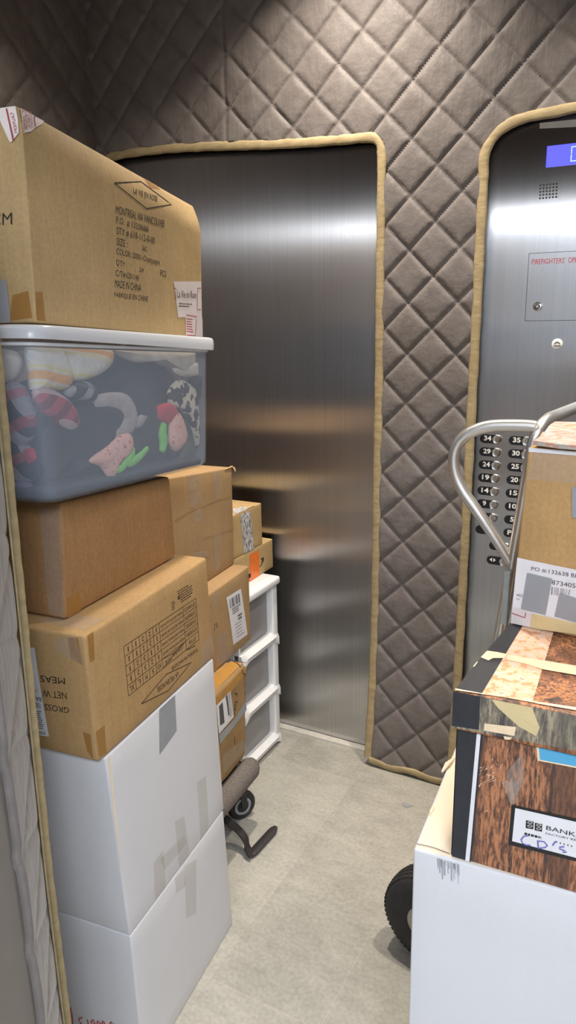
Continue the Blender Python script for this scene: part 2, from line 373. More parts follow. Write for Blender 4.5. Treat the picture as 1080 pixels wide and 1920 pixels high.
class Carton:
    """box from its eight corners; faces R (right), N (near), B (back), L (left), T (top), D (bottom)"""
    def __init__(s, NRb, FRb, FRt, NRt, W, yaw, bulge=.003, WT=None):
        a = math.radians(yaw); u = np.array([math.cos(a), math.sin(a), 0])
        s.NRb, s.FRb, s.FRt, s.NRt = [np.asarray(p, float) for p in (NRb, FRb, FRt, NRt)]
        s.NLb, s.FLb = s.NRb-u*W, s.FRb-u*W; s.NLt, s.FLt = s.NRt-u*(WT or W), s.FRt-u*(WT or W); s._faces(bulge)
    def _faces(s, bulge):
        s.R = Patch(s.NRb, s.FRb, s.FRt, s.NRt, bulge); s.N = Patch(s.NLb, s.NRb, s.NRt, s.NLt, bulge)
        s.B = Patch(s.FRb, s.FLb, s.FLt, s.FRt, bulge); s.L = Patch(s.FLb, s.NLb, s.NLt, s.FLt, bulge)
        s.T = Patch(s.NRt, s.FRt, s.FLt, s.NLt, bulge*.5); s.D = Patch(s.NRb, s.NLb, s.FLb, s.FRb, 0)
    def set_warp(s, f):
        for p in (s.R, s.N, s.B, s.L, s.T, s.D): p.warp = f
    def base(s): return (s.NRb+s.FRb+s.NLb+s.FLb)/4
    def mesh(s, name, mat, parent, bevel=.004, n=8, rough=.0, topmat=None):
        bm = bmesh.new(); rg = random.Random(sum(map(ord, name)))
        for k, p in enumerate((s.R, s.N, s.B, s.L, s.T, s.D)):
            vs = [[bm.verts.new(p.pt(i/n, j/n)) for i in range(n+1)] for j in range(n+1)]
            for j in range(n):
                for i in range(n):
                    f = bm.faces.new((vs[j][i], vs[j][i+1], vs[j+1][i+1], vs[j+1][i])); f.material_index = 1 if (topmat and k == 4) else 0
        bmesh.ops.remove_doubles(bm, verts=bm.verts, dist=1e-5); bmesh.ops.recalc_face_normals(bm, faces=bm.faces)
        if rough:
            for v in bm.verts: v.co += Vector([rg.uniform(-rough, rough) for _ in range(3)])
        ed = [e for e in bm.edges if len(e.link_faces) == 2 and e.calc_face_angle(0) > .8]
        bmesh.ops.bevel(bm, geom=ed, offset=bevel, segments=3, profile=.5, affect='EDGES', clamp_overlap=True)
        me = bpy.data.meshes.new(name); bm.to_mesh(me); bm.free()
        return fin(name, me, [mat]+([topmat] if topmat else []), parent, True, 70)

def quads(parent, name, mat, patch, polys, off=LIFT, label=None, n=6):
    """separate flat pieces, one part each"""
    for i, q in enumerate(polys):
        g = Geo(); put_quad(g, patch, q, off+.0002*i, n); g.build(name, mat, parent, label=label)
# ------------------------------------------------------------------ the setting
DY = 2.345
def slab(name, lo, hi, mat): return struct(Geo().box(lo, hi).build(name, mat))
slab('floor', (-2.3, -2.6, -.06), (2.2, 2.6, 0), MT['floor'])
slab('ceiling', (-2.12, .62, 2.86), (.95, 2.6, 2.92), MT['ceiling'])
slab('wall_rear', (-2.12, DY+.03, 0), (.95, DY+.12, 2.86), MT['sidewall'])
slab('wall_left', (-2.12, .45, 0), (-2.05, DY+.03, 2.86), MT['sidewall'])
slab('wall_right', (.88, .45, 0), (.95, DY+.03, 2.86), MT['sidewall'])
g = Geo(); g.box((-2.05, .45, 0), (-.75, .578, 2.86)); struct(g.build('wall_front', MT['jambsteel'], bevel=.003))
struct(Geo().box((.42, .45, 0), (.88, .62, 2.86)).build('wall_front.001', MT['jambsteel'], bevel=.003))
struct(Geo().box((-.75, .45, 2.09), (.42, .62, 2.86)).build('wall_front_header', MT['jambsteel']))
d = struct(Geo().box((-1.98, DY, .012), (-.82, DY+.03, 2.3)).build('door_1', MT['steel']))
struct(Geo().box((-1.98, DY-.03, 0), (-.80, DY+.03, .008)).build('trim_1', MT['sill']))
# the lift lobby behind the camera (seen only as reflections)
slab('wall_lobby', (-2.3, -2.66, 0), (2.2, -2.6, 2.7), MT['lobbywall'])
slab('wall_lobby_left', (-2.36, -2.6, 0), (-2.3, .45, 2.7), MT['lobbywall'])
slab('wall_lobby_right', (2.2, -2.6, 0), (2.26, .45, 2.7), MT['lobbywall'])
slab('ceiling_lobby', (-2.3, -2.6, 2.7), (2.2, .45, 2.76), MT['lobbywall'])

# ------------------------------------------------------------------ quilted pads
def puff(a, b):
    s = np.abs(np.sin(np.pi*a))*np.abs(np.sin(np.pi*b)); m = np.minimum(np.abs(np.sin(np.pi*a)), np.abs(np.sin(np.pi*b)))
    return .0120*(1-np.exp(-7.5*m))*(.72+.28*np.sqrt(s))
def wob(x, z, sd):
    r = np.random.RandomState(sd); o = np.zeros_like(x)
    for _ in range(9):
        f = r.uniform(4, 26, 2); o += np.sin(f[0]*x+f[1]*z*r.choice([-1, 1])+r.uniform(0, 6.28))/(2+.2*(f[0]+f[1]))
    return o
def heightmap(name, xs, zs, inside, a_b, to3, mat, parent, seam=None):
    X, Z = np.meshgrid(xs, zs); A, B = a_b(X, Z); Hh = puff(A, B)*(1+.16*wob(X*2.2, Z*2.2, 3))+.0022*wob(X, Z, 5)
    if seam is not None: Hh -= .006*np.exp(-((X-seam)/.006)**2)
    ok = inside(X, Z); P = to3(X, Z, Hh); nx = len(xs); nz_ = len(zs)
    cell = ok[:-1, :-1] & ok[1:, :-1] & ok[:-1, 1:] & ok[1:, 1:]
    idx = -np.ones(X.shape, int); need = np.zeros(X.shape, bool)
    for dj in (0, 1):
        for di in (0, 1): need[dj:nz_-1+dj, di:nx-1+di] |= cell
    idx[need] = np.arange(need.sum()); V = P[need]
    J, I = np.nonzero(cell)
    Fc = np.stack([idx[J, I], idx[J, I+1], idx[J+1, I+1], idx[J+1, I]], 1)
    me = bpy.data.meshes.new(name); me.from_pydata(V.tolist(), [], Fc.tolist())
    # a back to the padding so it is not a single sheet
    o = fin(name, me, mat, parent, True)
    sm = o.modifiers.new('thickness', 'SOLIDIFY'); sm.thickness = .012; sm.offset = -1
    return o
PY = 2.300
X0, Z0, PX, PZ = -.734, .1625, .157, .1552
def topz(X):   # sagging lower hem of the header above the door
    return 2.128+.052*np.clip((-.95-X)/.95, 0, 1)**1.1+.012*np.sin((X+1.9)*5)*np.clip((-.95-X)/.9, 0, 1)
DXR, PXL, PZT = -.900, -.598, 2.112     # door-side edge of the pillar, panel-side edge, top of the panel cut-out
def rr(x, z, r):  # inside a rounded corner (quarter turn) test
    return (x < 0) | (z < 0) | ((x)**2+(z)**2 < r*r)
def in_pad(X, Z):
    zt = topz(X); dr = .05
    door = (X > -1.96) & (X < DXR) & (Z < zt) & ~((X > DXR-dr) & (Z > zt-dr) & ((X-(DXR-dr))**2+(Z-(zt-dr))**2 > dr*dr))
    pxl = PXL-.010*np.clip((2.0-Z)/1.7, 0, 1); pr = .09
    pan = (X > pxl) & (X < .10) & (Z < PZT+.03*np.clip((X-PXL)/.5, 0, 1)) & ~((X < pxl+pr) & (Z > PZT-pr) & ((X-(pxl+pr))**2+(Z-(PZT-pr))**2 > pr*pr))
    return ~door & ~pan
def flare(X, Z): return .05*np.clip((.62-Z)/.62, 0, 1)**2
def to_rear(X, Z, h):
    return np.stack([X, PY-flare(X, Z)-h, Z], -1)
def ab(X, Z):
    dz = -.022*np.clip((-1.25-X)/.4, 0, 1); z = Z-Z0+dz; x = X-X0
    return x/PX+z/PZ, x/PX-z/PZ
t = thing('quilted_wall_pad', 'grey quilted pad on the rear wall, cut out around steel door and button panel', 'wall pad', (-.75, PY, .01))
heightmap('quilting', np.arange(-2.035, .875, .0055), np.arange(.012, 2.84, .0055), in_pad, ab, to_rear, MT['quilt'], t, seam=-1.455)
rad = .0150
def band(P, name, parent, mat=None, r=rad, fl=.42, upv=(0, 1, 0)):
    P = smooth_path(P, 5); rg = random.Random(len(P)); rs = [r*(1+.05*math.sin(i*.55)+rg.uniform(-.015, .015)) for i in range(len(P))]
    P = [np.asarray(p)+np.array([rg.uniform(-.0005, .0005), 0, rg.uniform(-.0005, .0005)]) for p in P]
    return Geo().tube(P, rs, 10, flat=fl, up=upv).build(name, mat or MT['binding'], parent, True, 80)
yb = PY-.008
P = [(x, yb, float(topz(np.array(x)))-.006) for x in np.linspace(-1.955, DXR-.07, 26)]+[(DXR-.032, yb, 2.118), (DXR-.010, yb, 2.10), (DXR-.004, yb, 2.07)]
P += [(DXR-.004-.008*max(0, (1.4-z)/1.4), yb-float(flare(0, np.array(z))), z) for z in np.linspace(2.0, .03, 34)]
band(P, 'binding', t)
P = [(x, yb, PZT+.03*max(0, (x-PXL)/.5)) for x in np.linspace(.10, PXL+.12, 12)]+[(PXL+.07, yb, PZT-.004), (PXL+.03, yb, PZT-.03), (PXL+.004, yb, PZT-.075)]
P += [(PXL+.004-.010*max(0, min(1, (2.0-z)/1.7)), yb-float(flare(0, np.array(z))), z) for z in np.linspace(1.98, .03, 32)]
band(P, 'binding', t)
band([(x, yb-.048, .020+.004*math.sin(x*40)) for x in np.linspace(DXR-.004, PXL-.004, 10)], 'binding', t, r=.013)
band([(-1.962, yb, z) for z in np.linspace(2.18, .03, 20)], 'binding', t)
# left wall pad
PXW = -2.025
q = onx(86, 98.5, PXW)
t = thing('quilted_wall_pad', 'grey quilted pad covering the left side wall behind the tall box stack', 'wall pad', (PXW, 1.4, .05))
heightmap('quilting', np.arange(.66, 2.335, .010), np.arange(.04, 2.84, .010), lambda X, Z: X > -9, lambda X, Z: ((X-q[1])/PX+(Z-q[2])/PZ, (X-q[1])/PX-(Z-q[2])/PZ),
          lambda X, Z, h: np.stack([PXW+h, X, Z], -1), MT['quilt'], t)
# pad wrapped round the near door post
t = thing('quilted_wall_pad', 'narrow quilted pad edge with pale binding on the near steel door post', 'wall pad', (-.74, .64, .02))
XJ = -.750
sj = onx(0, 1300, XJ)[1]; AJ = 41.0   # the pad turns inwards round the post
nj = np.array([math.cos(math.radians(AJ)), math.sin(math.radians(AJ)), 0]); tj = np.array([-nj[1], nj[0], 0])
onp = lambda x, y: onv(x, y, (XJ, sj), AJ)
along = lambda p: (p-np.array([XJ, sj, p[2]])) @ tj
cd_ = [onp(x, y) for x, y in ((20, 1100), (40, 1300), (70, 1580), (96, 1820), (105, 1920))]; bd_ = [onp(x, y) for x, y in ((10, 885), (32, 1100), (50, 1300), (80, 1580), (106, 1820), (114, 1920))]
lc = np.polyfit([p[2] for p in cd_], [along(p) for p in cd_], 2); lb_ = np.polyfit([p[2] for p in bd_], [along(p) for p in bd_], 2)
cy = lambda z: np.polyval(lc, np.clip(z, .75, 1.6)); by = lambda z: np.polyval(lb_, np.clip(z, .75, 1.6))
jp = lambda s, z, o: np.array([XJ, sj, z])+tj*s+nj*o
xs_ = np.linspace(-.006, .06, 30)
heightmap('quilting', xs_, np.arange(.02, 2.05, .006), lambda X, Z: X > -9, lambda X, Z: ((X-.55)/PX+(Z-.05)/PZ, (X-.55)/PX-(Z-.05)/PZ),
          lambda X, Z, h: np.stack([XJ+tj[0]*X*cy(Z)/.06+nj[0]*(h*.35+.001), sj+tj[1]*X*cy(Z)/.06+nj[1]*(h*.35+.001), Z], -1), MT['quilt'], t)
bz = np.linspace(.02, 2.05, 60)
band([jp(by(z)+.001*math.sin(z*17), z, .004) for z in bz], 'binding', t, r=.0085, fl=.9, upv=(nj[0], nj[1], 0))
Geo().tube([jp(cy(z)+.0006*math.sin(z*17), z, .0075) for z in bz], .0016, 6).build('piping', MT['binding'], t, True)

# ------------------------------------------------------------------ lift control panel
PYF = 2.322
pan = thing('control_panel', 'brushed steel lift control panel with numbered floor buttons in the rear wall', 'control panel', (-.28, PYF, .1))
Geo().box((-.66, PYF, .05), (.16, PYF+.022, 2.22)).build('face_plate', MT['panel'], pan, bevel=.001)
pp = Patch((-.66, PYF, .05), (.16, PYF, .05), (.16, PYF, 2.22), (-.66, PYF, 2.22))
def pbox(g, quad, d=.003): # raised plate between four pixel corners on the panel
    c = [pp.at(*p) for p in quad]; f = [p+np.array([0, -d, 0]) for p in c]
    g.add(c+f, [(4, 5, 6, 7), (0, 1, 5, 4), (1, 2, 6, 5), (2, 3, 7, 6), (3, 0, 4, 7)]); return g
# blue position display
a = pp.at(1026.5, 274.6); b = pp.at(1024.4, 313.9); zt, zb = a[2], b[2]; x0 = a[0]
ds = Geo().box((x0, PYF-.004, zb), (x0+.16, PYF, zt)).build('display_screen', MT['blue'], pan, label='lit blue floor display')
g = Geo(); xs = pp.at(1071, 290)[0]; zc = (zt+zb)/2; hh = .019; w = .0022
for lo, hi in (((xs, zc+.001), (xs+w, zc+hh)), ((xs, zc-hh), (xs+w, zc-.001)), ((xs+.002, zc+hh-w), (xs+.022, zc+hh)), ((xs+.002, zc-hh), (xs+.022, zc-hh+w)), ((xs+.022, zc-hh), (xs+.022+w, zc-.001)), ((xs+.022, zc+.001), (xs+.022+w, zc+hh))):
    g.box((lo[0], PYF-.0052, lo[1]), (hi[0], PYF-.004, hi[1]))
g.build('display_digit', MT['cyan'], ds)
pbox(Geo(), [(1012, 231), (1100, 222), (1100, 237), (1012, 241)], .002).build('top_strip', MT['sill'], pan)
# speaker holes 6 x 5
g = Geo(); c00 = pp.at(1013.5, 347.5); c10 = pp.at(1044, 344.5); c01 = pp.at(1012.5, 372)
for i in range(6):
    for j in range(5):
        p = c00+(c10-c00)*i/5+(c01-c00)*j/4; g.disc(p+np.array([0, -.0006, 0]), (0, 1, 0), [(0, .0026), (.0004, .0026)], 12)
g.build('speaker_holes', MT['darkgap'], pan)
# fire service cover
cv = [pp.at(992.7, 475.8), pp.at(1160, 467), pp.at(1160, 601), pp.at(986, 601.3)]
x0, x1, z0, z1 = cv[0][0], cv[0][0]+.24, pp.at(987, 601)[2], pp.at(992.7, 475.8)[2]
cov = Geo().box((x0, PYF-.0012, z0), (x1, PYF, z1)).build('service_cover', MT['panel'], pan)
g = Geo(); e = .0012
for lo, hi in (((x0-e, z0-e), (x0, z1+e)), ((x0, z1), (x1, z1+e)), ((x0, z0-e), (x1, z0)), ((x1, z0-e), (x1+e, z1+e))): g.box((lo[0], PYF-.0015, lo[1]), (hi[0], PYF, hi[1]))
g.build('cover_gap', MT['darkgap'], cov)
g = Geo(); a = pp.at(997.5, 487)[0]; zA = pp.at(997.5, 486)[2]; zB = pp.at(997.5, 496)[2]; wd = pp.at(1060, 490)[0]-a
V, Fc = text_mesh("FIREFIGHTERS'", .0); g.add([(a+x*wd, PYF-.0020, zB+y*(zA-zB)) for x, y, _ in V], Fc)
V, Fc = text_mesh("OPERATION", .0); a2 = pp.at(1065.5, 490)[0]; g.add([(a2+x*wd*.78, PYF-.0020, zB+y*(zA-zB)) for x, y, _ in V], Fc)
g.build('cover_lettering', MT['red'], cov)
k = pp.at(1008.5, 574.5); lk = Geo().disc(k, (0, -1, 0), [(0, .0135), (.006, .0130), (.007, .011)], 28).build('key_lock', MT['btnsteel'], cov, True, 40)
Geo().disc(k+np.array([0, -.007, 0]), (0, -1, 0), [(0, .0075), (.001, .0070)], 20).build('lock_ring', MT['btnblack'], lk)
Geo().disc(k+np.array([0, -.008, 0]), (0, -1, 0), [(0, .0048), (.001, .0045)], 20).build('lock_core', MT['btnsteel'], lk)
k = pp.at(1045, 645); s_ = Geo().disc(k, (0, -1, 0), [(0, .0155), (.003, .015), (.004, .013)], 28).build('round_sensor', MT['btnwhite'], pan, True, 40)
g = Geo(); aa = [(k[0]+.008*math.cos(q), PYF-.0046, k[2]-.002+.008*math.sin(q)) for q in np.linspace(.3, 2.8, 9)]; g.tube(aa, .0008, 6); g.tube([(k[0]-.009, PYF-.0046, k[2]-.004), (k[0]+.011, PYF-.0046, k[2]-.005)], .0007, 6)
g.build('bell_mark', MT['btnblack'], s_)
# floor buttons
zr = [pp.at(932.7-i*1.2, 823.8+i*24.52)[2] for i in range(8)]
XL = pp.at(928.5, 897)[0]; XR = XL+(pp.at(961.9, 929.4)[0]-pp.at(908.4, 925.8)[0])
nums = [('34', '35'), ('29', '30'), ('24', '25'), ('19', '20'), ('14', '15'), ('9', '10'), ('4', '5'), ('', 'P1')]
def button(xc, z, txt):
    g = Geo(); r = .0138; x0 = xc-.040; N = 10
    L = [(x0+r*math.cos(q), z+r*math.sin(q)) for q in np.linspace(math.pi/2, 1.5*math.pi, N)]+[(xc+.004, z-r), (xc+.004, z+r)]
    V = [(x, PYF, zz) for x, zz in L]+[(x, PYF-.002, zz) for x, zz in L]; n = len(L)
    g.add(V, [tuple(range(n, 2*n))]+[(i, (i+1) % n, n+(i+1) % n, n+i) for i in range(n)])
    pl = g.build('button_plate', MT['btnblack'], pan)
    Geo().disc((xc, PYF, z), (0, -1, 0), [(0, .0145), (.004, .0145), (.0055, .0132), (.0048, .0120), (.0052, .004)], 28).build('button', MT['btnsteel'], pl, True, 35)
    if txt:
        V, Fc = text_mesh(txt, .03); w = .0115*len(txt); h = .0158; xa = x0-.001
        gg = Geo(); gg.add([(xa+x*w+(0 if len(txt) > 1 else .006), PYF-.0026, z-.0056+y*h) for x, y, _ in V], Fc); gg.build('button_number', MT['btnwhite'], pl)
    return pl
for z, (a, b) in zip(zr, nums): button(XL, z, a); button(XR, z, b)
for px, py, arrow in ((949, 1026, False), (944, 1053, True)):
    p = pp.at(px, py); pl = button(p[0], p[2], '')
    if arrow:
        g = Geo(); c = p[0]-.034; y = PYF-.0026
        g.add([(c-.002, y, p[2]+.009), (c-.002, y, p[2]-.005), (c-.010, y, p[2]+.002)], [(0, 1, 2)]); g.add([(c+.002, y, p[2]+.009), (c+.002, y, p[2]-.005), (c+.010, y, p[2]+.002)], [(0, 1, 2)])
        g.build('button_number', MT['btnwhite'], pl)
# ------------------------------------------------------------------ left stack, bottom to top
W1P = ((-.905, .94), 6.6)
v = lambda x, y, P=W1P: onv(x, y, *P)
def fz(p, z): p = np.array(p, float); p[2] = z; return p
def zq(ox, oy, s): return lambda *pts: [(ox+x/s, oy+y/s) for x, y in pts]      # picture points measured in an enlarged crop
def part(g, name, mat, parent, **k): return g.build(name, mat, parent, **k)

# lower white carton
FRb = fz(v(437, 1740), 0.0); NRb = np.array([-.906, .950, 0.0]); FRt = fz(v(419, 1520), .376); NRt = fz(v(245, 1757), .376)
t = thing('white_carton', 'white carton on the floor with red pen writing, lowest of the left stack', 'box', (-1.15, 1.15, 0))
c = Carton(NRb, FRb, FRt, NRt, .50, 6.6); c.mesh('carton', MT['white_card'], t)
g = Geo(); put_quad(g, c.R, zq(0, 1180, 2)((690, 890), (735, 860), (735, 1065), (697, 1085))); part(g, 'tape_strip', MT['clear_tape'], t, label='clear packing tape on white carton'); g = Geo(); put_quad(g, c.R, zq(0, 1180, 2)((655, 935), (690, 900), (697, 960), (660, 990))); part(g, 'tape_strip', MT['clear_tape'], t, label='clear packing tape on white carton')
g = Geo()
for pts in ([(435, 405), (452, 480), (460, 560), (470, 640)], [(575, 525), (540, 530), (532, 560), (560, 580), (540, 615)], [(628, 545), (640, 620)], [(690, 545), (668, 580), (690, 615), (712, 580), (690, 545)], [(745, 560), (735, 600), (755, 620), (772, 585), (745, 560)], [(800, 560), (790, 600), (808, 610), (822, 580), (800, 560)], [(905, 570), (880, 590), (890, 630), (930, 590)]):
    put_line(g, c.N, zq(60, 1820, 6)(*pts), 2.4, off=.0015)
part(g, 'handwriting', MT['redpen'], t, label='red marker writing')
lw = c
# upper white carton
FRb = fz(v(420, 1516), .379); NRb = fz(v(244, 1755), .379); FRt = fz(v(400, 1237), .812); NRt = fz(v(197, 1415), .812)
t = thing('white_carton', 'taped white carton directly under the printed brown carton', 'box', (-1.15, 1.15, .379))
c = Carton(NRb, FRb, FRt, NRt, .50, 6.6); c.mesh('carton', MT['white_card'], t)
Z = zq(0, 1180, 2)
g = Geo(); put_quad(g, c.R, Z((596, 290), (655, 238), (662, 380), (598, 470))); part(g, 'tape_strip', MT['grey_tape'], t, label='grey creased tape hanging from top edge')
g = Geo(); put_quad(g, c.R, Z((738, 572), (772, 548), (782, 745), (752, 795))); part(g, 'tape_strip', MT['clear_tape'], t, label='clear packing tape')
g = Geo(); put_quad(g, c.R, Z((655, 720), (690, 700), (712, 850), (672, 895))); part(g, 'tape_strip', MT['clear_tape'], t, label='clear packing tape')
g = Geo(); put_quad(g, c.R, Z((575, 875), (612, 828), (622, 965), (580, 1020))); part(g, 'tape_strip', MT['clear_tape'], t, label='clear packing tape')
g = Geo(); put_quad(g, c.R, Z((600, 860), (690, 770), (700, 800), (615, 905)), off=.0009); part(g, 'tape_strip', MT['clear_tape'], t, label='clear packing tape')
g = Geo(); put_line(g, c.N, Z((205, 820), (250, 850), (292, 880)), 1.6); put_quad(g, c.R, Z((404, 470), (412, 462), (480, 1145), (470, 1150))); part(g, 'crease', MT['cream_card'], t)

# printed brown carton, upside down
FRb = fz(v(401, 1238), .815); NRb = fz(v(185, 1425), .815); FRt = fz(v(388, 1047), 1.073); NRt = fz(v(157, 1186), 1.073)
t = thing('printed_carton', 'brown carton with upside-down printed size table, on top of the white cartons', 'box', (-1.15, 1.12, .815))
c = Carton(NRb, FRb, FRt, NRt, .50, 6.6, .004); c.mesh('carton', MT['card_print'], t, .007)
T = zq(200, 1080, 4.909); tb = T((155, 650), (818, 205), (848, 585), (200, 1103)); S = [0, .112, .212, .308, .402, .49, .822, 1]
q2 = lambda s, u: tuple(bil(tb, s, u))
g = Geo()
for k in range(6):
    if k in (0, 5): put_line(g, c.R, [q2(s, k/5) for s in np.linspace(0, 1, 6)], 1.3)
    else: put_line(g, c.R, [q2(s, k/5) for s in (0, .2, .49, .82, 1)], 1.1)
for i, s in enumerate(S): put_line(g, c.R, [q2(s, u) for u in (0, .25, .5, .75, 1)], 1.2)
put_line(g, c.R, [q2(.49, 1), q2(.822, .8)], 1.1); put_line(g, c.R, [q2(.49, .8), q2(.65, .86), q2(.822, .8)], 1.1)
cols = ['XL', 'L', 'M', 'S', 'XS']; vals = [['1', '1', '2', '2', '1'], ['1', '1', '2', '2', '1'], ['1', '2', '3', '1', '1'], ['1', '2', '3', '2', '1'], cols]
def cell(s0, s1, u0, u1, txt, hx=.3, hy=.3, bold=.0):
    s0, s1, u0, u1 = s0+(s1-s0)*hx, s1-(s1-s0)*hx, u0+(u1-u0)*hy, u1-(u1-u0)*hy
    put_text(g, c.R, txt, [q2(s0, u0), q2(s1, u0), q2(s1, u1), q2(s0, u1)], bold, turn=True)
for r_ in range(5):
    for i in range(5): cell(S[i], S[i+1], r_/5, (r_+1)/5, vals[r_][i], (.44 if vals[r_][i] == '1' else .36) if r_ < 4 else (.2 if len(vals[r_][i]) > 1 else .34), .24)
for r_ in range(4):
    cell(S[5], S[6], r_/5, (r_+1)/5, 'MOJA ANTIGUA SAND', .04, .3); cell(S[6], S[7], r_/5, (r_+1)/5, ['37100472', '37100470', '37100302', '37100301'][r_], .1, .28)
cell(S[6], S[7], .8, 1, 'STY#', .22, .26); cell(.60, .80, .82, .93, 'COLOUR', .12, .1); cell(.51, .63, .88, .98, 'SIZE', .12, .1)
rows(g, c.R, T((595, 240), (632, 215), (640, 290), (602, 325)), 4, 3); rows(g, c.R, T((645, 140), (790, 50), (797, 180), (690, 250)), 6, 4); put_quad(g, c.R, T((652, 190), (668, 182), (672, 212), (656, 220)))
put_text(g, c.R, 'MONTREAL VIA VANCOUVER', T((590, 840), (830, 660), (838, 690), (600, 868)), turn=True)
rows(g, c.R, T((740, 668), (832, 622), (834, 642), (744, 692)), 1, 12)
dm = T((318, 1176), (545, 905), (778, 795), (565, 1056)); put_line(g, c.R, dm, 1.7, closed=True)
put_text(g, c.R, 'LA VIE EN ROSE', T((462, 1028), (655, 880), (665, 918), (470, 1072)), .01, turn=True)
part(g, 'printed_text', MT['inkb'], t, label='upside-down printed table and lettering')
Zn = zq(40, 1180, 6)
g = Geo()
for s_, qd in (('MEAS', [(215, 515), (490, 545), (495, 620), (218, 590)]), ('NET W', [(236, 672), (510, 712), (517, 785), (245, 755)]), ('GROSS', [(262, 833), (540, 880), (540, 942), (262, 906)])): put_text(g, c.N, s_, Zn(*qd), 0, turn=True)
part(g, 'printed_text', MT['ink'], t, label='upside-down black stencil words on the near side')
g = Geo(); lb = Zn((-130, 190), (150, 205), (315, 1205), (30, 1165)); put_quad(g, c.N, lb, .0008); lo = part(g, 'shipping_label', MT['paper'], t, label='white shipping label')
g = Geo(); put_text(g, c.N, 'BAL', Zn((135, 745), (228, 765), (232, 810), (142, 795)), .03, .0013, True); put_text(g, c.N, 'YUL', Zn((125, 668), (185, 675), (187, 702), (130, 698)), 0, .0013, True); bars(g, c.N, Zn((145, 815), (215, 825), (226, 885), (158, 880)), 8, 2, .0013)
rows(g, c.N, Zn((160, 905), (240, 915), (275, 1130), (195, 1120)), 9, 5, .0013); put_text(g, c.N, '77F', Zn((195, 1135), (272, 1140), (280, 1178), (205, 1170)), .03, .0013, True); part(g, 'label_print', MT['ink'], lo)
g = Geo(); put_quad(g, c.R, [(163, 1190), (175, 1183), (177, 1238), (168, 1243)]); part(g, 'tape_strip', MT['tan_tape'], t, label='tan packing tape on corners')
g = Geo(); put_quad(g, c.N, Zn((520, 90), (640, 90), (690, 400), (560, 330))); part(g, 'tape_strip', MT['tan_tape'], t, label='tan packing tape on corners')
g = Geo(); put_quad(g, c.R, Zn((800, 1180), (935, 1080), (955, 1390), (840, 1470))); part(g, 'tape_strip', MT['tan_tape'], t, label='tan packing tape on corners')
g = Geo(); put_quad(g, c.N, Zn((690, 1150), (780, 1180), (810, 1470), (740, 1360))); part(g, 'tape_strip', MT['tan_tape'], t, label='tan packing tape on corners')
g = Geo(); put_quad(g, c.R, T((870, 640), (960, 520), (990, 720), (860, 850))); part(g, 'tape_strip', MT['clear_tape'], t, label='clear tape film'); g = Geo(); put_quad(g, c.N, Zn((370, 110), (610, 60), (700, 400), (400, 250)), .0010); part(g, 'tape_strip', MT['clear_tape'], t, label='clear tape film'); g = Geo(); put_quad(g, c.T, [(70, 1166), (157, 1182), (200, 1160), (110, 1150)], .0008); part(g, 'tape_strip', MT['clear_tape'], t, label='clear tape film')

# brown carton under the bin
BP = ((-.98, .93), 5)
NRb, FRb = fz(v(122, 1163, BP), 1.0755), fz(v(331, 1049, BP), 1.0755); NRt, FRt = fz(v(115, 948, BP), 1.296), fz(v(318, 893, BP), 1.267)
t = thing('brown_carton', 'plain brown carton squashed between the clear bin and the printed carton', 'box', (-1.2, 1.12, 1.0755))
c = Carton(NRb, FRb, FRt, NRt, .46, 5, .005); c.mesh('carton', MT['card_brown'], t, .006)
g = Geo(); put_quad(g, c.R, [(304, 1062), (330, 1036), (331, 1048), (306, 1066)], .001); part(g, 'tape_strip', MT['clear_tape'], t, label='clear tape on corner'); g = Geo(); put_quad(g, c.N, [(75, 950), (113, 954), (120, 1158), (92, 1150)], .001); part(g, 'tape_strip', MT['clear_tape'], t, label='clear tape on corner')
g = Geo(); put_quad(g, c.R, [(125, 1122), (150, 1110), (152, 1146), (127, 1160)]); part(g, 'tape_strip', MT['tan_tape'], t, label='brown tape at lower corner')

# clear storage bin -------------------------------------------------
NP = ((-.94, .94), 6.5); bW = .43
bNRb, bFRb = v(96, 949, NP), v(395, 873, NP)
bNRt, bFRt = v(58, 640, NP), v(398, 655, NP)
uu = np.array([math.cos(math.radians(6.5)), math.sin(math.radians(6.5)), 0])
def rloop(c4, r, n=7):
    out = []
    for i in range(4):
        p = c4[i]; a = unit(c4[i-1]-p); b = unit(c4[(i+1) % 4]-p)
        for q in np.linspace(0, 1, n): out.append(p+a*r*(1-q)**2+b*r*q**2)
    return out
bot = [bNRb, bFRb, bFRb-uu*bW, bNRb-uu*bW]; top = [bNRt, bFRt, bFRt-uu*(bW+.03), bNRt-uu*(bW+.03)]
bot = [p+np.array([0, 0, .0015]) for p in bot]
bn = thing('storage_bin', 'clear plastic storage bin full of folded clothes, with a frosted lid', 'storage bin', (-1.2, 1.18, 1.27))
mid = lambda s, r: rloop([a*(1-s)+b*s for a, b in zip(bot, top)], r)
g = Geo(); shrink = lambda L, k: [np.mean(L, 0)+(p-np.mean(L, 0))*k for p in L]
L0 = rloop(bot, .035)
loops = [shrink(L0, .90), shrink(L0, .965), [p+np.array([0, 0, .010]) for p in L0]]+[mid(s, .035+.01*s) for s in np.linspace(.08, 1, 12)]
g.loft(loops, True, False); body = g.build('bin_body', MT['bin'], bn, True, 60)
sm = body.modifiers.new('thickness', 'SOLIDIFY'); sm.thickness = .0022; sm.offset = -1
lid4 = [v(52, 634, NP), v(404, 657, NP)]; lt4 = [v(54, 607, NP), v(405, 634, NP)]
lid4 = [p+uu*.012 for p in lid4]; lt4 = [p+uu*.010 for p in lt4]
lid4 += [lid4[1]-uu*(bW+.055), lid4[0]-uu*(bW+.055)]; lt4 += [lt4[1]-uu*(bW+.05), lt4[0]-uu*(bW+.05)]
A = rloop(lid4, .05, 9); B = rloop(lt4, .05, 9); mdl = lambda s: [a*(1-s)+b*s for a, b in zip(A, B)]
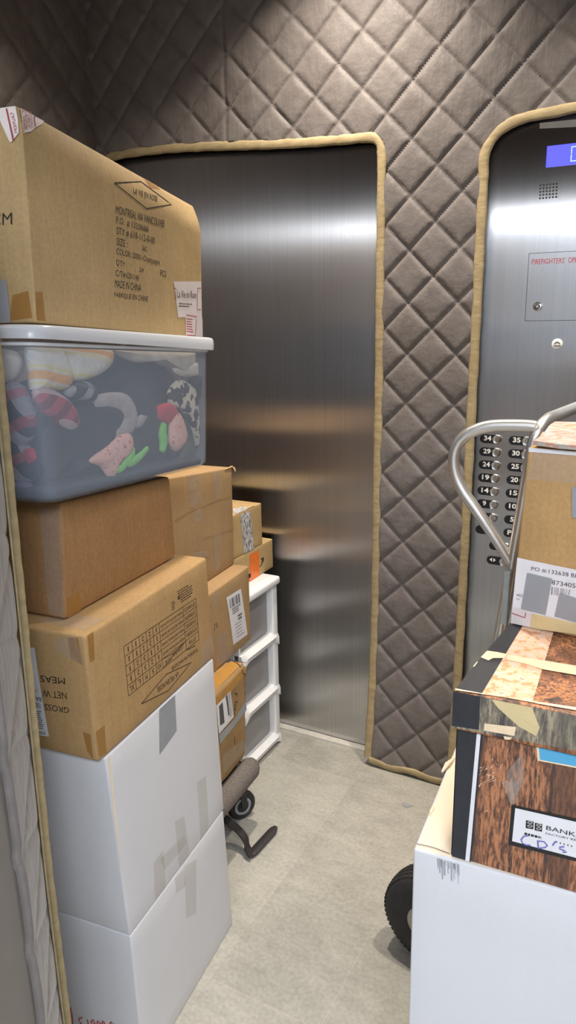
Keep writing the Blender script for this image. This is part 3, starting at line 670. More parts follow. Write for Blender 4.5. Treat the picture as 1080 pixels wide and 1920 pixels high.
g = Geo(); g.loft([shrink(A, .955), shrink(A, .97), A, shrink(mdl(.35), 1.003), mdl(.8), shrink(mdl(.95), .992), shrink(B, .975), shrink([p-np.array([0, 0, .003]) for p in B], .93)], False, True)
lidm = g.build('bin_lid', MT['lid'], bn, True, 70, label='frosted white lid with rounded rim')
g = Geo(); lp = mid(.985, .045); g.tube([p+(p-np.mean(lp, 0))*.004 for p in lp], .003, 6, closed=True); g.build('bin_rib', MT['lid'], body, True)
fl_ = [shrink(mid(s, .036), k) for s, k in ((.012, .90), (.02, .955), (.05, .965), (.085, .95), (.10, .88), (.104, .5))]
g = Geo(); g.loft(fl_); tag(g.build('folded_sheet', MT['navy'], None, True, 80), 'dark folded cloth lining the floor of the clear bin', 'clothing')
# clothes: cushion-like bundles pressed against the walls
BR = Patch(bNRb, bFRb, bFRt, bNRt); BN = Patch(bNRb-uu*bW, bNRb, bNRt, bNRt-uu*(bW+.03))
cz = zq(0, 580, 2.4545)
def bundle(name, patch, pts, depth, thick, mat, label, cat='clothing', lump=.15, seed=1):
    p = patch.inner(depth); L = []
    for q in smooth_path([np.array(q, float) for q in cz(*pts)], 5, True):
        a, b = p.uv(*q); e = .02+1.1*max(0, depth-.015); L.append(p.pt(min(max(a, e), 1-e), min(max(b, .045), .97)))
    cen = np.mean(L, 0); n = len(L); rg = np.random.RandomState(seed+len(pts)*7); ph = rg.uniform(0, 6.28, 6); fr = rg.uniform(25, 70, (6, 3)); V = []; Fc = []
    rings = [0, .22, .42, .6, .76, .88, .96, 1.0]
    for side in (1, -1):
        for r_ in rings:
            for q in L:
                P = cen+(q-cen)*r_; w = sum(math.sin(f @ P+h) for f, h in zip(fr, ph))/6
                hgt = math.sqrt(max(0, 1-r_**3.2))*(1+lump*2.2*w)
                V.append(P+p.n*(side*thick*(hgt if side > 0 else .9*hgt)))
    m = len(rings)
    for sd in range(2):
        for i in range(m-1):
            for k in range(n):
                a = (sd*m+i)*n+k; b = (sd*m+i)*n+(k+1) % n; Fc.append((a, b, b+n, a+n))
    g = Geo(); g.add(V, Fc); o = g.build(name, mat, None, True, 75); return tag(o, label, cat, None)
bundle('dark_jersey', BR, [(120, 330), (420, 290), (500, 215), (700, 225), (830, 290), (925, 400), (950, 560), (940, 690), (700, 750), (420, 812), (200, 850), (110, 825), (90, 600)], .105, .080, MT['navy'], 'large dark navy garment filling the middle of the clear bin', lump=.22)
bundle('black_trousers', BR, [(360, 440), (560, 430), (560, 520), (470, 660), (300, 690), (220, 780), (200, 560)], .030, .013, MT['black_cloth'], 'black folded garment low at the near end of the clear bin', seed=3)
bundle('striped_towel', BR, [(95, 175), (250, 160), (320, 290), (300, 365), (180, 370), (78, 350)], .030, .020, MT['towel'], 'rolled white towel with yellow and orange stripes at the near corner of the bin', 'towel', .05)
bundle('striped_towel', BR, [(270, 165), (460, 150), (515, 215), (470, 285), (370, 330), (315, 320), (280, 250)], .036, .022, MT['towel'], 'second rolled yellow and white towel, behind the first in the bin', 'towel', .05, 5)
bundle('cream_blanket', BR, [(500, 165), (700, 165), (900, 200), (930, 275), (850, 300), (730, 215), (640, 245), (540, 210)], .034, .020, MT['cream'], 'cream fleece blanket folded under the bin lid', 'blanket', .1)
bundle('cream_blanket', BR, [(800, 265), (900, 245), (930, 280), (900, 310), (820, 305)], .030, .014, MT['cream'], 'folded end of a cream fleece at the far end of the bin', 'blanket', .1)
bundle('check_scarf', BR, [(300, 365), (390, 330), (438, 385), (420, 425), (370, 415), (310, 405)], .028, .014, MT['check'], 'grey checked cloth tucked below the striped towels in the bin')
bundle('plaid_shirt', BR, [(150, 375), (215, 360), (300, 410), (355, 490), (355, 540), (310, 560), (230, 500), (170, 450)], .024, .014, MT['plaid_red'], 'red checked sleeve lying under the striped towel in the bin')
bundle('floral_dress', BR, [(815, 325), (880, 350), (945, 440), (960, 540), (905, 640), (880, 560), (840, 470), (775, 440), (770, 380)], .026, .014, MT['floral'], 'black and white floral garment at the far end of the bin')
bundle('black_sock', BR, [(870, 320), (915, 310), (960, 350), (960, 410), (900, 370)], .024, .012, MT['black_cloth'], 'small black cloth bundle above the floral garment in the bin')
bundle('red_cloth', BR, [(720, 450), (770, 430), (810, 460), (800, 500), (760, 525), (705, 495)], .020, .012, MT['redcloth'], 'bright red cloth in the middle of the bin, above the green strap')
bundle('red_cloth', BR, [(815, 705), (870, 685), (905, 725), (870, 745), (830, 745)], .022, .010, MT['redcloth'], 'small red cloth at the bottom far end of the bin')
bundle('floral_pouch', BR, [(790, 480), (825, 480), (855, 570), (845, 620), (805, 655), (778, 610), (780, 530)], .018, .012, MT['pinkfloral'], 'pink floral cloth pouch hanging beside the green strap in the bin')
bundle('floral_pouch', BR, [(410, 695), (500, 625), (560, 575), (603, 580), (600, 650), (540, 715), (515, 780), (490, 770), (460, 725)], .018, .012, MT['pinkfloral'], 'pink floral garment with red flowers low in the bin', lump=.25)
bundle('olive_cloth', BR, [(880, 470), (930, 560), (950, 640), (900, 720), (820, 700), (850, 600), (840, 520)], .034, .012, MT['olive'], 'dark olive cloth below the floral garment in the bin')
def strapp(name, pts, r, mat, label, d=.016, fl=.5):
    p = BR.inner(d); P = smooth_path([p.at(*q) for q in cz(*pts)], 5); n = len(P)
    rs = [r*(.35+.65*math.sin(math.pi*min(1, max(0, (i+1)/(n+1))))**.6) for i in range(n)]
    return tag(Geo().tube(P, rs, 10, flat=fl, up=p.n).build(name, mat, None, True, 80), label, 'clothing')
strapp('green_strap', [(520, 745), (560, 730), (585, 690), (610, 655), (590, 690), (600, 705), (640, 680), (680, 638)], .0105, MT['green'], 'looped lime green strap beside the pink floral garment in the bin')
strapp('green_strap', [(755, 525), (748, 570), (752, 610), (745, 655)], .0145, MT['green'], 'upright lime green strap under the red cloth in the bin')
strapp('grey_sleeve', [(430, 430), (520, 428), (575, 445), (600, 500), (575, 550), (530, 575)], .024, MT['greycloth'], 'pale grey sleeve curving across the dark clothes in the bin', .026, .35)
strapp('grey_sleeve', [(615, 535), (645, 515), (665, 488), (705, 480)], .012, MT['greycloth'], 'short pale grey strap left of the red cloth in the bin', .026, .35)
bundle('plaid_shirt', BN, [(5, 345), (90, 340), (150, 440), (160, 560), (110, 640), (0, 600), (-60, 480)], .035, .022, MT['plaid_dark'], 'navy and grey plaid shirt at the near side of the bin', lump=.2)
bundle('plaid_shirt', BN, [(10, 590), (110, 600), (180, 720), (170, 780), (80, 800), (-40, 760)], .035, .022, MT['plaid_dark'], 'lower plaid shirt with red squares at the near side of the bin', lump=.2, seed=8)
bundle('mauve_cloth', BN, [(20, 790), (120, 790), (150, 830), (90, 860), (20, 862)], .028, .012, MT['mauve'], 'mauve cloth at the bottom near corner of the bin')
bundle('red_cloth', BN, [(110, 650), (150, 640), (165, 690), (130, 710)], .018, .008, MT['redcloth'], 'small red patch of cloth among the plaid shirts in the bin')
bundle('cream_blanket', BN, [(-60, 190), (60, 190), (95, 250), (60, 330), (-40, 340)], .035, .02, MT['cream'], 'cream cloth at the top near side of the bin', 'blanket')

# big tan carton on the lid ----------------------------------------
TP = ((-.985, .95), 8.5)
FRb, NRb = v(380, 632, TP), v(68, 605, TP); FRt, NRt = v(376, 384, TP), v(38, 196, TP)
lift = lambda p: p+np.array([0, 0, .0])
t = thing('tan_carton', 'large tan carton printed with shipping text, topmost on the left stack above the clear bin', 'box', (-1.2, 1.2, 1.6))
c = Carton(NRb, FRb, FRt, NRt, .46, 8.5, .006)
def crush(c):
    """tall carton whose top edge is rounded over"""
    nu, nv, V, Fc = 26, 26, [], []
    prof = [(i/nv, 0) for i in range(nv+1)]
    return None
def crown(p):
    y = min(max((p[1]-NRt[1])/(FRt[1]-NRt[1]), 0), 1); zt = NRt[2]*(1-y)+FRt[2]*y; hgt = max(0.0, min(1.2, (p[2]-(zt-.062+.03*(1-y)))/.058))
    p = np.array(p); p[0] -= .020*hgt**1.4; p[2] -= .001*hgt; return p
c.set_warp(crown)
cm = c.mesh('carton', MT['card_tan'], t, .003, 22)
Z = zq(0, 160, 2.4545); Q = zq(200, 320, 5.4)
g = Geo()
for s_, qd in (("MONTREAL VIA VANCOUVER", [(92, 352), (585, 505), (583, 580), (92, 432)]), ("P.O.  # 132286BR", [(97, 462), (427, 570), (425, 633), (95, 537)]), ("STY # 618-112-0-00", [(98, 570), (487, 675), (485, 750), (97, 647)]), ("SIZE :", [(100, 676), (208, 708), (207, 780), (98, 752)]),
               ("COLOR: 20001-Champagne", [(98, 783), (535, 900), (533, 968), (96, 866)]), ("Q'TY :", [(95, 893), (200, 930), (198, 990), (93, 968)]), ("PCS", [(542, 1003), (603, 1017), (600, 1083), (540, 1064)]), ("C/T#", [(90, 1000), (190, 1030), (188, 1088), (88, 1074)]), ("MADE IN CHINA", [(83, 1103), (347, 1152), (345, 1225), (80, 1180)]), ("FABRIQUE EN CHINE", [(78, 1230), (417, 1272), (415, 1337), (75, 1285)])): put_text(g, c.R, s_, Q(*qd))
put_line(g, c.R, Q((75, 125), (345, 112), (655, 343), (402, 385)), 2.0, closed=True); put_text(g, c.R, 'LA VIE EN ROSE', Q((268, 172), (512, 258), (510, 312), (270, 224)), .01)
for s_, qd in (('36C', [(357, 755), (410, 775), (408, 822), (357, 808)]), ('24', [(330, 978), (372, 986), (370, 1030), (330, 1022)]), ('620/1148', [(196, 1026), (325, 1060), (322, 1118), (194, 1086)])): put_text(g, c.R, s_, Q(*qd))
part(g, 'printed_text', MT['ink'], t, label='black stencil shipping text and diamond mark')
g = Geo(); put_text(g, c.N, '40 CM', Z((-130, 600), (57, 585), (57, 640), (-130, 655))); part(g, 'printed_text', MT['ink'], t)
g = Geo(); put_quad(g, c.R, Q((675, 1122), (955, 1122), (962, 1480), (722, 1484))); put_quad(g, c.R, Q((795, 1455), (962, 1480), (990, 1690), (800, 1672)), .0009); st = part(g, 'branded_tape', MT['white_tape'], t, label='white printed packing tape at the lower corner')
g = Geo(); put_text(g, c.R, 'La Vie en Rose', Q((712, 1208), (905, 1222), (902, 1292), (712, 1286)), 0, .0014); rows(g, c.R, Q((730, 1335), (870, 1345), (868, 1390), (728, 1385)), 2, 6, .0014); part(g, 'tape_lettering', MT['inkb'], st)
g = Geo()
put_line(g, c.R, Q((672, 1190), (697, 1190), (695, 1305)), 1.6, .0014); put_line(g, c.R, Q((950, 1190), (915, 1190), (913, 1408), (950, 1405)), 1.4, .0014); put_line(g, c.R, Q((800, 1462), (906, 1480), (893, 1682), (808, 1672)), 1.4, .0015)
rows(g, c.R, Q((803, 1490), (880, 1500), (872, 1650), (806, 1640)), 6, 9, .0015); part(g, 'tape_lettering', MT['red'], st)
e = zq(0, 160, 7.714)
g = Geo(); put_poly(g, c.R, e((250, 230), (330, 215), (440, 262), (560, 350), (610, 470), (600, 560), (500, 615), (430, 670), (340, 685), (290, 700), (282, 500)), .0016); put_poly(g, c.N, e((-60, 300), (120, 250), (255, 260), (270, 500), (280, 690), (170, 830), (140, 810), (20, 540)), .0016); ct = part(g, 'caution_tape', MT['white_tape'], t, label='torn white caution tape over the top near corner')
g = Geo(); put_text(g, c.N, 'CAUTION', e((155, 400), (215, 690), (255, 690), (205, 400)), .02, .0022); put_line(g, c.N, e((105, 340), (205, 800)), 3.0, .0022); put_line(g, c.R, e((472, 385), (500, 600)), 2.6, .0022)
for k in range(4): put_text(g, c.R, ['IF SEAL', 'IS BROKEN', 'CHECK', 'CONTENTS'][k], e((302+k*38, 345+k*14), (318+k*40, 660-k*14), (345+k*40, 655-k*16), (327+k*38, 342+k*14)), .0, .0022)
part(g, 'tape_lettering', MT['red'], ct)
g = Geo(); put_quad(g, c.R, zq(0, 500, 7.714)((508, 360), (612, 365), (655, 790), (520, 775))); part(g, 'tape_strip', MT['tan_tape'], t, label='shiny tan tape at the lower near corner'); g = Geo(); put_quad(g, c.N, zq(0, 500, 7.714)((185, 410), (410, 350), (470, 740), (140, 785))); part(g, 'tape_strip', MT['tan_tape'], t, label='shiny tan tape at the lower near corner')
g = Geo(); put_quad(g, c.N, zq(0, 500, 7.714)((-80, 190), (95, 190), (165, 800), (-80, 840)), .0012); part(g, 'tape_strip', MT['grey_tape'], t, label='blue-grey duct tape on the near side')
g = Geo(); put_quad(g, c.R, Z((625, 362), (668, 390), (735, 478), (690, 470)), .001); part(g, 'tape_strip', MT['tan_tape'], t, label='amber tape strip near the top edge')
topc = c
# ------------------------------------------------------------------ stack on the padded dolly
P2 = ((-1.111, 1.5), 6); DZ = .243
w2 = lambda x, y: onv(x, y, *P2)
FRb = fz(w2(462, 1418), DZ); a6 = math.radians(6); vd = np.array([-math.sin(a6), math.cos(a6), 0])
NRb = FRb-vd*.335; NRb[2] = DZ
FRt = w2(463, 1244); NRt = w2(402, 1310); zt8 = FRt[2]; NRt = fz(FRt-vd*.335, zt8)
t = thing('taped_carton', 'battered carton wrapped in amber tape, sitting on the grey carpeted dolly', 'box', (-1.3, 1.62, DZ))
c = Carton(NRb, FRb, FRt, NRt, .40, 6, .004); c.mesh('carton', MT['card_old'], t, .016, 10, .0016)
Z7 = zq(380, 1200, 6.86)
g = Geo(); put_quad(g, c.R, [(400, 1312), (463, 1246), (460, 1262), (404, 1335)], .001); part(g, 'tape_strip', MT['amber_tape'], t, label='amber packing tape over the top edge'); g = Geo(); put_quad(g, c.T, [(398, 1300), (463, 1236), (470, 1212), (400, 1266)], .0012); part(g, 'tape_strip', MT['amber_tape'], t, label='amber packing tape over the top edge')
g = Geo(); put_quad(g, c.R, Z7((170, 845), (355, 655), (395, 985), (205, 1210)), .0012); lo = part(g, 'shipping_label', MT['paper'], t, label='torn white shipping label')
g = Geo(); put_quad(g, c.R, Z7((205, 850), (250, 795), (275, 1060), (220, 1100)), .0017); put_quad(g, c.R, Z7((290, 725), (312, 700), (340, 960), (325, 975)), .0017); bars(g, c.R, Z7((320, 700), (358, 660), (385, 960), (345, 1000)), 5, 3, .0017); part(g, 'label_print', MT['papergrey'], lo)
g = Geo(); put_quad(g, c.R, Z7((205, 1220), (400, 1020), (400, 1110), (215, 1340)), .0015); part(g, 'tape_strip', MT['grey_tape'], t, label='diagonal band of grey tape'); g = Geo(); put_quad(g, c.R, Z7((400, 1020), (550, 770), (560, 900), (400, 1110)), .0015); part(g, 'tape_strip', MT['grey_tape'], t, label='diagonal band of grey tape')
g = Geo(); put_quad(g, c.R, Z7((250, 1480), (520, 1270), (560, 1400), (260, 1720)), .0012); part(g, 'tape_strip', MT['clear_tape'], t); g = Geo(); put_quad(g, c.R, Z7((430, 1230), (510, 1150), (510, 1260), (440, 1330)), .0014); part(g, 'tape_strip', MT['tan_tape'], t)
g = Geo()
for pts in ([(405, 690), (435, 690), (438, 720)], [(440, 800), (415, 790), (405, 830), (425, 850), (400, 870), (395, 900), (425, 890), (405, 930), (408, 975)], [(545, 560), (535, 575)], [(540, 660), (530, 700)], [(405, 1240), (408, 1300), (415, 1350)], [(500, 370), (515, 430), (545, 445)]): put_line(g, c.R, Z7(*pts), 1.8, .002)
for pts in ([(375, 215), (385, 250), (440, 300), (490, 350)], [(440, 160), (500, 220), (575, 290)], [(450, 265), (520, 270)], [(560, 300), (600, 230)]): put_line(g, c.T, Z7(*pts), 1.8, .002)
part(g, 'handwriting', MT['ink'], t, label='black marker scribbles')
# labelled carton
b = onz(471, 1198, zt8+.001); P7 = ((b[0], b[1]), 5.5); w7 = lambda x, y: onv(x, y, *P7)
FRb = b; FRt = w7(467, 1063); zt7 = FRt[2]+.004; v7 = np.array([-math.sin(math.radians(5.5)), math.cos(math.radians(5.5)), 0]); NRb = FRb-v7*.36; NRt = fz(FRt-v7*.36, zt7+.0)
FRt = fz(FRt, zt7)
t = thing('labelled_carton', 'tan carton with white barcode label, on the amber taped carton', 'box', (-1.4, 1.78, zt8))
c = Carton(NRb, FRb, FRt, NRt, .38, 5.5, .003); c.mesh('carton', MT['card_mid'], t, .006)
L5 = zq(380, 850, 3.256)
lb = L5((143, 880), (232, 825), (272, 1105), (185, 1170))
g = Geo(); put_quad(g, c.R, lb, .001); lo = part(g, 'shipping_label', MT['paper'], t, label='white barcode label')
bq = lambda s, u: tuple(bil(lb, s, u))
g = Geo(); bars(g, c.R, [bq(.13, .07), bq(.86, .07), bq(.84, .26), bq(.13, .26)], 13, 4, .0016, .62); rows(g, c.R, [bq(.25, .28), bq(.92, .28), bq(.92, .42), bq(.25, .42)], 3, 5, .0016); rows(g, c.R, [bq(.55, .47), bq(.95, .47), bq(.95, .6), bq(.55, .6)], 2, 7, .0016, .6); rows(g, c.R, [bq(.3, .62), bq(.92, .62), bq(.92, .95), bq(.3, .95)], 5, 8, .0016, .2); part(g, 'label_print', MT['papergrey'], lo)
g = Geo(); put_quad(g, c.R, L5((50, 830), (85, 790), (92, 900), (60, 960)), .0012); part(g, 'tape_strip', MT['clear_tape'], t, label='crumpled clear tape'); g = Geo(); put_quad(g, c.R, L5((75, 1120), (150, 1080), (170, 1240), (90, 1300)), .0012); part(g, 'tape_strip', MT['clear_tape'], t, label='crumpled clear tape'); g = Geo(); put_quad(g, c.R, L5((75, 1240), (175, 1180), (180, 1240), (80, 1310)), .0012); part(g, 'tape_strip', MT['clear_tape'], t, label='crumpled clear tape')
g = Geo(); put_line(g, c.R, L5((66, 1050), (74, 1040), (72, 1075), (66, 1080)), 1.4, .0012); put_line(g, c.R, L5((83, 1030), (88, 1065)), 1.6, .0012); put_line(g, c.R, L5((278, 745), (290, 738)), 5, .0012); part(g, 'handwriting', MT['ink'], t)
# tall tan carton
b = onz(440, 1057, zt7+.001); P5 = ((b[0], b[1]), 5); w5 = lambda x, y: onv(x, y, *P5); v5 = np.array([-math.sin(math.radians(5)), math.cos(math.radians(5)), 0])
FRb = b; FRt = w5(435, 876); NRb = FRb-v5*.40; NRt = fz(FRt-v5*.40, w5(318, 893)[2])
t = thing('tall_carton', 'tan carton patched with clear tape, behind the plain brown carton and half under the bin', 'box', (-1.45, 1.78, zt7))
c = Carton(NRb, FRb, FRt, NRt, .38, 5, .003); c.mesh('carton', MT['card_mid'], t, .006)
E5 = zq(300, 850, 4.5)
g = Geo(); put_quad(g, c.R, E5((445, 165), (510, 130), (505, 370), (470, 400)), .001); part(g, 'tape_strip', MT['clear_tape'], t, label='clear tape patches')
g = Geo(); put_quad(g, c.R, E5((450, 690), (510, 670), (510, 960), (460, 990)), .001); part(g, 'tape_strip', MT['clear_tape'], t, label='clear tape patches')
g = Geo(); put_quad(g, c.R, E5((280, 490), (350, 450), (350, 570), (290, 590)), .001); part(g, 'tape_strip', MT['clear_tape'], t, label='clear tape patches')
g = Geo(); put_quad(g, c.R, E5((230, 190), (330, 150), (345, 420), (250, 460)), .001); part(g, 'tape_strip', MT['clear_tape'], t, label='clear tape patches')
g = Geo(); put_quad(g, c.R, E5((270, 840), (400, 820), (410, 870), (280, 880)), .001); part(g, 'tape_strip', MT['clear_tape'], t, label='clear tape patches')
g = Geo(); put_line(g, c.R, E5((120, 575), (240, 500), (360, 450), (480, 400), (605, 365)), 1.0, .0009); put_line(g, c.R, E5((360, 720), (480, 690), (620, 640)), .9, .0009); part(g, 'crease', MT['card_brown'], t)
g = Geo(); k = c.FRt+np.array([.0, 0, .002]); g.tube([k+uu*.0-v5*.05, k, k+uu*.008+np.array([0, 0, -.006]), k+uu*.011+np.array([0, 0, -.016])], [.002, .003, .0035, .002], 8); part(g, 'torn_flap_edge', MT['card_light'], t, smooth=True, label='torn curled corner of the flap')
# foil scrap between cartons
tag(Geo().add([E5 and w5(333, 1042)+uu*.02*a+np.array([0, 0, bb])+v5*cc for a, bb, cc in ((0, 0, 0), (.6, .008, .0), (.2, .022, .004), (-.4, .012, .006), (.1, -.012, .003))], [(0, 1, 2), (0, 2, 3), (0, 3, 4), (0, 4, 1)]).build('tape_scrap', MT['clear_tape'], None), 'shiny crumpled scrap of clear tape sticking out above the printed carton', 'tape')

# ---- dolly with carpeted rail
tip = onz(489, 1432, DZ-.02)
t = thing('dolly', 'black dolly with grey carpeted rail and steel foot bar beside the white cartons', 'dolly', (-1.25, 1.65, 0))
rx = tip[0]-.032; dvec = np.array([-math.sin(math.radians(4)), math.cos(math.radians(4)), 0]); e1 = np.array([tip[0]-.034, tip[1]-.01, DZ-.040]); 
def rail(e, n):
    P = [e-dvec*.36+dvec*.36*i/10 for i in range(11)]; rs = [.033]*11; P.append(e+dvec*.014); rs.append(.027); P.append(e+dvec*.019); rs.append(.015)
    return Geo().tube(P, rs, 20, flat=1.12, up=(0, 0, 1)).build(n, MT['carpet'], t, True, 70)
rail(e1, 'carpeted_rail'); e0 = e1-uu*.36; rail(e0, 'carpeted_rail')
g = Geo(); c4 = [e1-dvec*.30, e1-dvec*.02, e0-dvec*.02, e0-dvec*.30]; g.loft([[p+np.array([0, 0, -.022]) for p in c4], [p+np.array([0, 0, .012]) for p in c4]]); g.build('deck', MT['black_plastic'], t)
def caster(c):
    ax = unit(np.array([.85, -.45, 0])); r = .050
    wh = Geo().disc(np.array([c[0], c[1], r])-ax*.016, ax, [(-.0, r*.62), (.004, r*.93), (.010, r), (.022, r), (.028, r*.93), (.032, r*.66), (.029, r*.60), (.029, .02), (.033, .018), (.034, .006)], 36).build('caster', MT['black_plastic'], t, True, 40)
    Geo().disc(np.array([c[0], c[1], r])-ax*.016, ax, [(.0292, r*.62), (.0305, r*.58), (.0305, r*.50), (.0292, r*.46)], 30).build('caster_hub', MT['grey_tape'], wh, True)
    g = Geo()
    for s in (-.020, .021):
        p = np.array([c[0], c[1], 0])+ax*s; side = np.cross(ax, (0, 0, 1)); bw = .016
        V = [p+side*(-bw*.5)+np.array([0, 0, .046]), p+side*(bw*.5)+np.array([0, 0, .046]), p+side*(bw)+np.array([.0, 0, DZ-.085]), p+side*(-bw)+np.array([0, 0, DZ-.085])]
        V2 = [q+ax*.003 for q in V]; g.loft([V, V2])
    g.box((c[0]-.03, c[1]-.03, DZ-.088), (c[0]+.03, c[1]+.03, DZ-.060)); g.build('caster_fork', MT['black_steel'], wh)
cc = onz(452, 1508, .05); caster(cc); caster(cc-uu*.32); caster(cc-dvec*.26); caster(cc-dvec*.26-uu*.32)
pz = lambda x, y, z: onz(x, y, z)
g = Geo()
Pb = smooth_path([pz(405, 1520, .105), pz(428, 1541, .09), pz(446, 1556, .065), pz(460, 1574, .045), pz(463, 1590, .028), pz(472, 1605, .012)], 4)
wv = dvec; V = []; 
for p in Pb: V += [p-wv*.014, p+wv*.014, p+wv*.014+np.array([.0025, 0, .0035]), p-wv*.014+np.array([.0025, 0, .0035])]
n = len(Pb); g.add(V, [(4*i+k, 4*i+(k+1) % 4, 4*i+4+(k+1) % 4, 4*i+4+k) for i in range(n-1) for k in range(4)]+[(0, 1, 2, 3), (4*n-4, 4*n-3, 4*n-2, 4*n-1)])
g.build('bent_bracket', MT['black_steel'], t, True, 40)
A0, A1 = pz(469, 1604, .012), pz(517, 1551, .012); dd = unit(A1-A0); sd = np.cross((0, 0, 1), dd)
P = [A0+dd*s for s in np.linspace(0, np.linalg.norm(A1-A0), 12)]
wd = [.008, .0125]+[.0135]*8+[.0125, .007]
loops = []
for p, ww in zip(P, wd): loops.append([p+sd*ww+np.array([0, 0, -.004]), p-sd*ww+np.array([0, 0, -.004]), p-sd*ww+np.array([0, 0, .003]), p-sd*ww*.5+np.array([0, 0, .0055]), p+sd*ww*.5+np.array([0, 0, .0055]), p+sd*ww+np.array([0, 0, .003])])
Geo().loft(loops).build('foot_bar', MT['black_steel'], t, True, 50)

# ---- white drawer tower
XD, YA, YB, TD = -1.275, 1.985, 2.240, .685
t = thing('drawer_tower', 'white plastic drawer tower with three smoky drawers, against the steel door', 'drawers', (-1.45, 2.11, 0))
zs = [.030, .235, .445, .655]
def arch(z0, name):
    g = Geo(); N = 16; loops = []
    for i in range(N+1):
        s = i/N; y = YA+(YB-YA)*s; e = max(0, abs(s-.5)*2-.62)/.38; dz = .018*(1-math.cos(math.pi*.5*min(1, e)))*1.4; ch = .006*(1-e)
        loops.append([(XD-.012, y, z0-.004-dz*.9), (XD+.006, y, z0-.004-dz*.9), (XD+.006+ch, y, z0+.016-dz*.5), (XD-.004, y, z0+.030), (XD-.03, y, z0+.030), (XD-.03, y, z0+.0)])
    return g.loft(loops).build(name, MT['white_plastic'], t, True, 40)
Geo().box((XD-.36, YB-.036, .03), (XD+.002, YB, .665)).build('side_panel', MT['white_plastic'], t, bevel=.008, seg=3, smooth=True)
Geo().box((XD-.36, YA, .03), (XD-.01, YA+.010, .665)).build('side_panel', MT['white_plastic'], t, bevel=.008, seg=3, smooth=True)
for z in zs[:3]: arch(z-.006, 'front_rail')
Geo().box((XD-.37, YA-.004, .655), (XD+.014, YB+.005, TD)).build('top_panel', MT['white_plastic'], t, bevel=.010, seg=3, smooth=True)
Geo().box((XD-.36, YA+.010, .03), (XD-.33, YB-.036, .655)).build('back_panel', MT['white_plastic'], t)
for i in range(3):
    dr = Geo().box((XD-.32, YA+.012, zs[i]+.028), (XD-.020, YB-.040, zs[i+1]-.012)).build('drawer', MT['grey_drawer'], t, bevel=.006, smooth=True)
for x in (XD-.03, XD-.33):
    for y in (YA+.02, YB-.02): Geo().disc((x, y, 0), (0, 0, 1), [(0, .014), (.022, .016), (.031, .012)], 16).build('foot', MT['black_plastic'], t, True, 40)

# ---- two small cartons on the tower
XB = -1.330
f = lambda x, y: onx(x, y, XB)
def small(pts, z0, yn, W, cls, label, loc, name='small_carton'):
    FRt, FRb = f(*pts[0]), f(*pts[1]); y1 = FRt[1]; z1 = FRt[2]
    t = thing(name, label, 'box', loc)
    c = Carton((XB, yn, z0), (XB, y1, z0), (XB, y1, z1), (XB, yn, z1), W, 0, .001); c.mesh('carton', cls, t, .003); return t, c
t, c = small([(511, 1010), (513, 1055)], TD+.001, 2.02, .30, MT['card_light'], 'low flat carton with orange tape and a curved black arrow, on the white drawer tower', (-1.45, 2.15, TD))
zt10 = c.FRt[2]
g = Geo(); put_quad(g, c.R, [(468, 1040), (485, 1032), (486, 1092), (467, 1106)], .001); put_quad(g, c.T, [(466, 1046), (484, 1036), (478, 1030), (455, 1040)], .0012); o = part(g, 'orange_tape', MT['orange_tape'], t, label='bright orange tape band'); 
g = Geo(); put_line(g, c.R, [(476, 1042), (477, 1078)], .8, .0015); part(g, 'tape_lettering', MT['card_light'], o)
g = Geo()
ar = E5((836, 962), (850, 945), (862, 915), (868, 885)); P = [c.R.at(*p) for p in smooth_path([np.array(q, float) for q in ar], 6)]
g.tube([p+np.array([.0006, 0, 0]) for p in P], [.0012+.0035*i/len(P) for i in range(len(P))], 6, flat=.15, up=(1, 0, 0)); put_poly(g, c.R, E5((845, 892), (874, 874), (872, 918), (862, 900)), .0012); put_quad(g, c.R, [(465, 1078), (470, 1074), (470, 1082), (465, 1086)], .001)
part(g, 'printed_arrow', MT['ink'], t, label='printed black arrow mark')
t, c = small([(490, 943), (495, 1022)], zt10+.001, 1.985, .28, MT['card_light'], 'small carton with streaked silver tape, on top of the flat orange-taped carton', (-1.45, 2.1, zt10))
g = Geo(); put_quad(g, c.R, E5((675, 520), (760, 480), (792, 830), (710, 880)), .001); put_quad(g, c.T, E5((640, 520), (755, 480), (720, 450), (610, 470)), .001); part(g, 'streaked_tape', MT['shiptape'], t, label='silver tape with dark streaks')
g = Geo(); put_line(g, c.T, E5((745, 478), (780, 462), (815, 445)), 1.0, .001); part(g, 'crease', MT['inkb'], t)

# ------------------------------------------------------------------ right stack
ZW = .814
def box3(p0, yaw, W, L, z0, z1, yawv=None):   # near-left corner, width along the front, depth
    a = math.radians(yaw); u = np.array([math.cos(a), math.sin(a), 0]); b = a if yawv is None else math.radians(yawv); vv = np.array([-math.sin(b), math.cos(b), 0]); p = np.array([p0[0], p0[1], 0.])
    q = [p+u*W, p+u*W+vv*L]; h = lambda r, z: np.array([r[0], r[1], z])
    c = Carton(h(q[0], z0), h(q[1], z0), h(q[1], z1), h(q[0], z1), W, yaw, .002); return c
A = onz(775, 1592, ZW)
t = thing('white_carton', 'tall white carton at the right, carrying the woodgrain file box', 'box', (-.05, 1.15, 0))
c = box3(A, 4.0, .52, .42, 0.0, ZW); c.mesh('carton', MT['white_card'], t, .004, 10, topmat=MT['cream_card'])
Z6 = zq(680, 1400, 2.7)
g = Geo()
rg = random.Random(5)
for k in range(26):
    x = 380+rg.uniform(0, 110); y0 = 550+(x-380)*.28+rg.uniform(0, 20); put_line(g, c.N, Z6((x, y0), (x+2, y0+rg.uniform(25, 110))), rg.uniform(.4, 1.6), .0012)
part(g, 'scuff', MT['grey_tape'], t, label='blue-grey scuff marks below the file box')
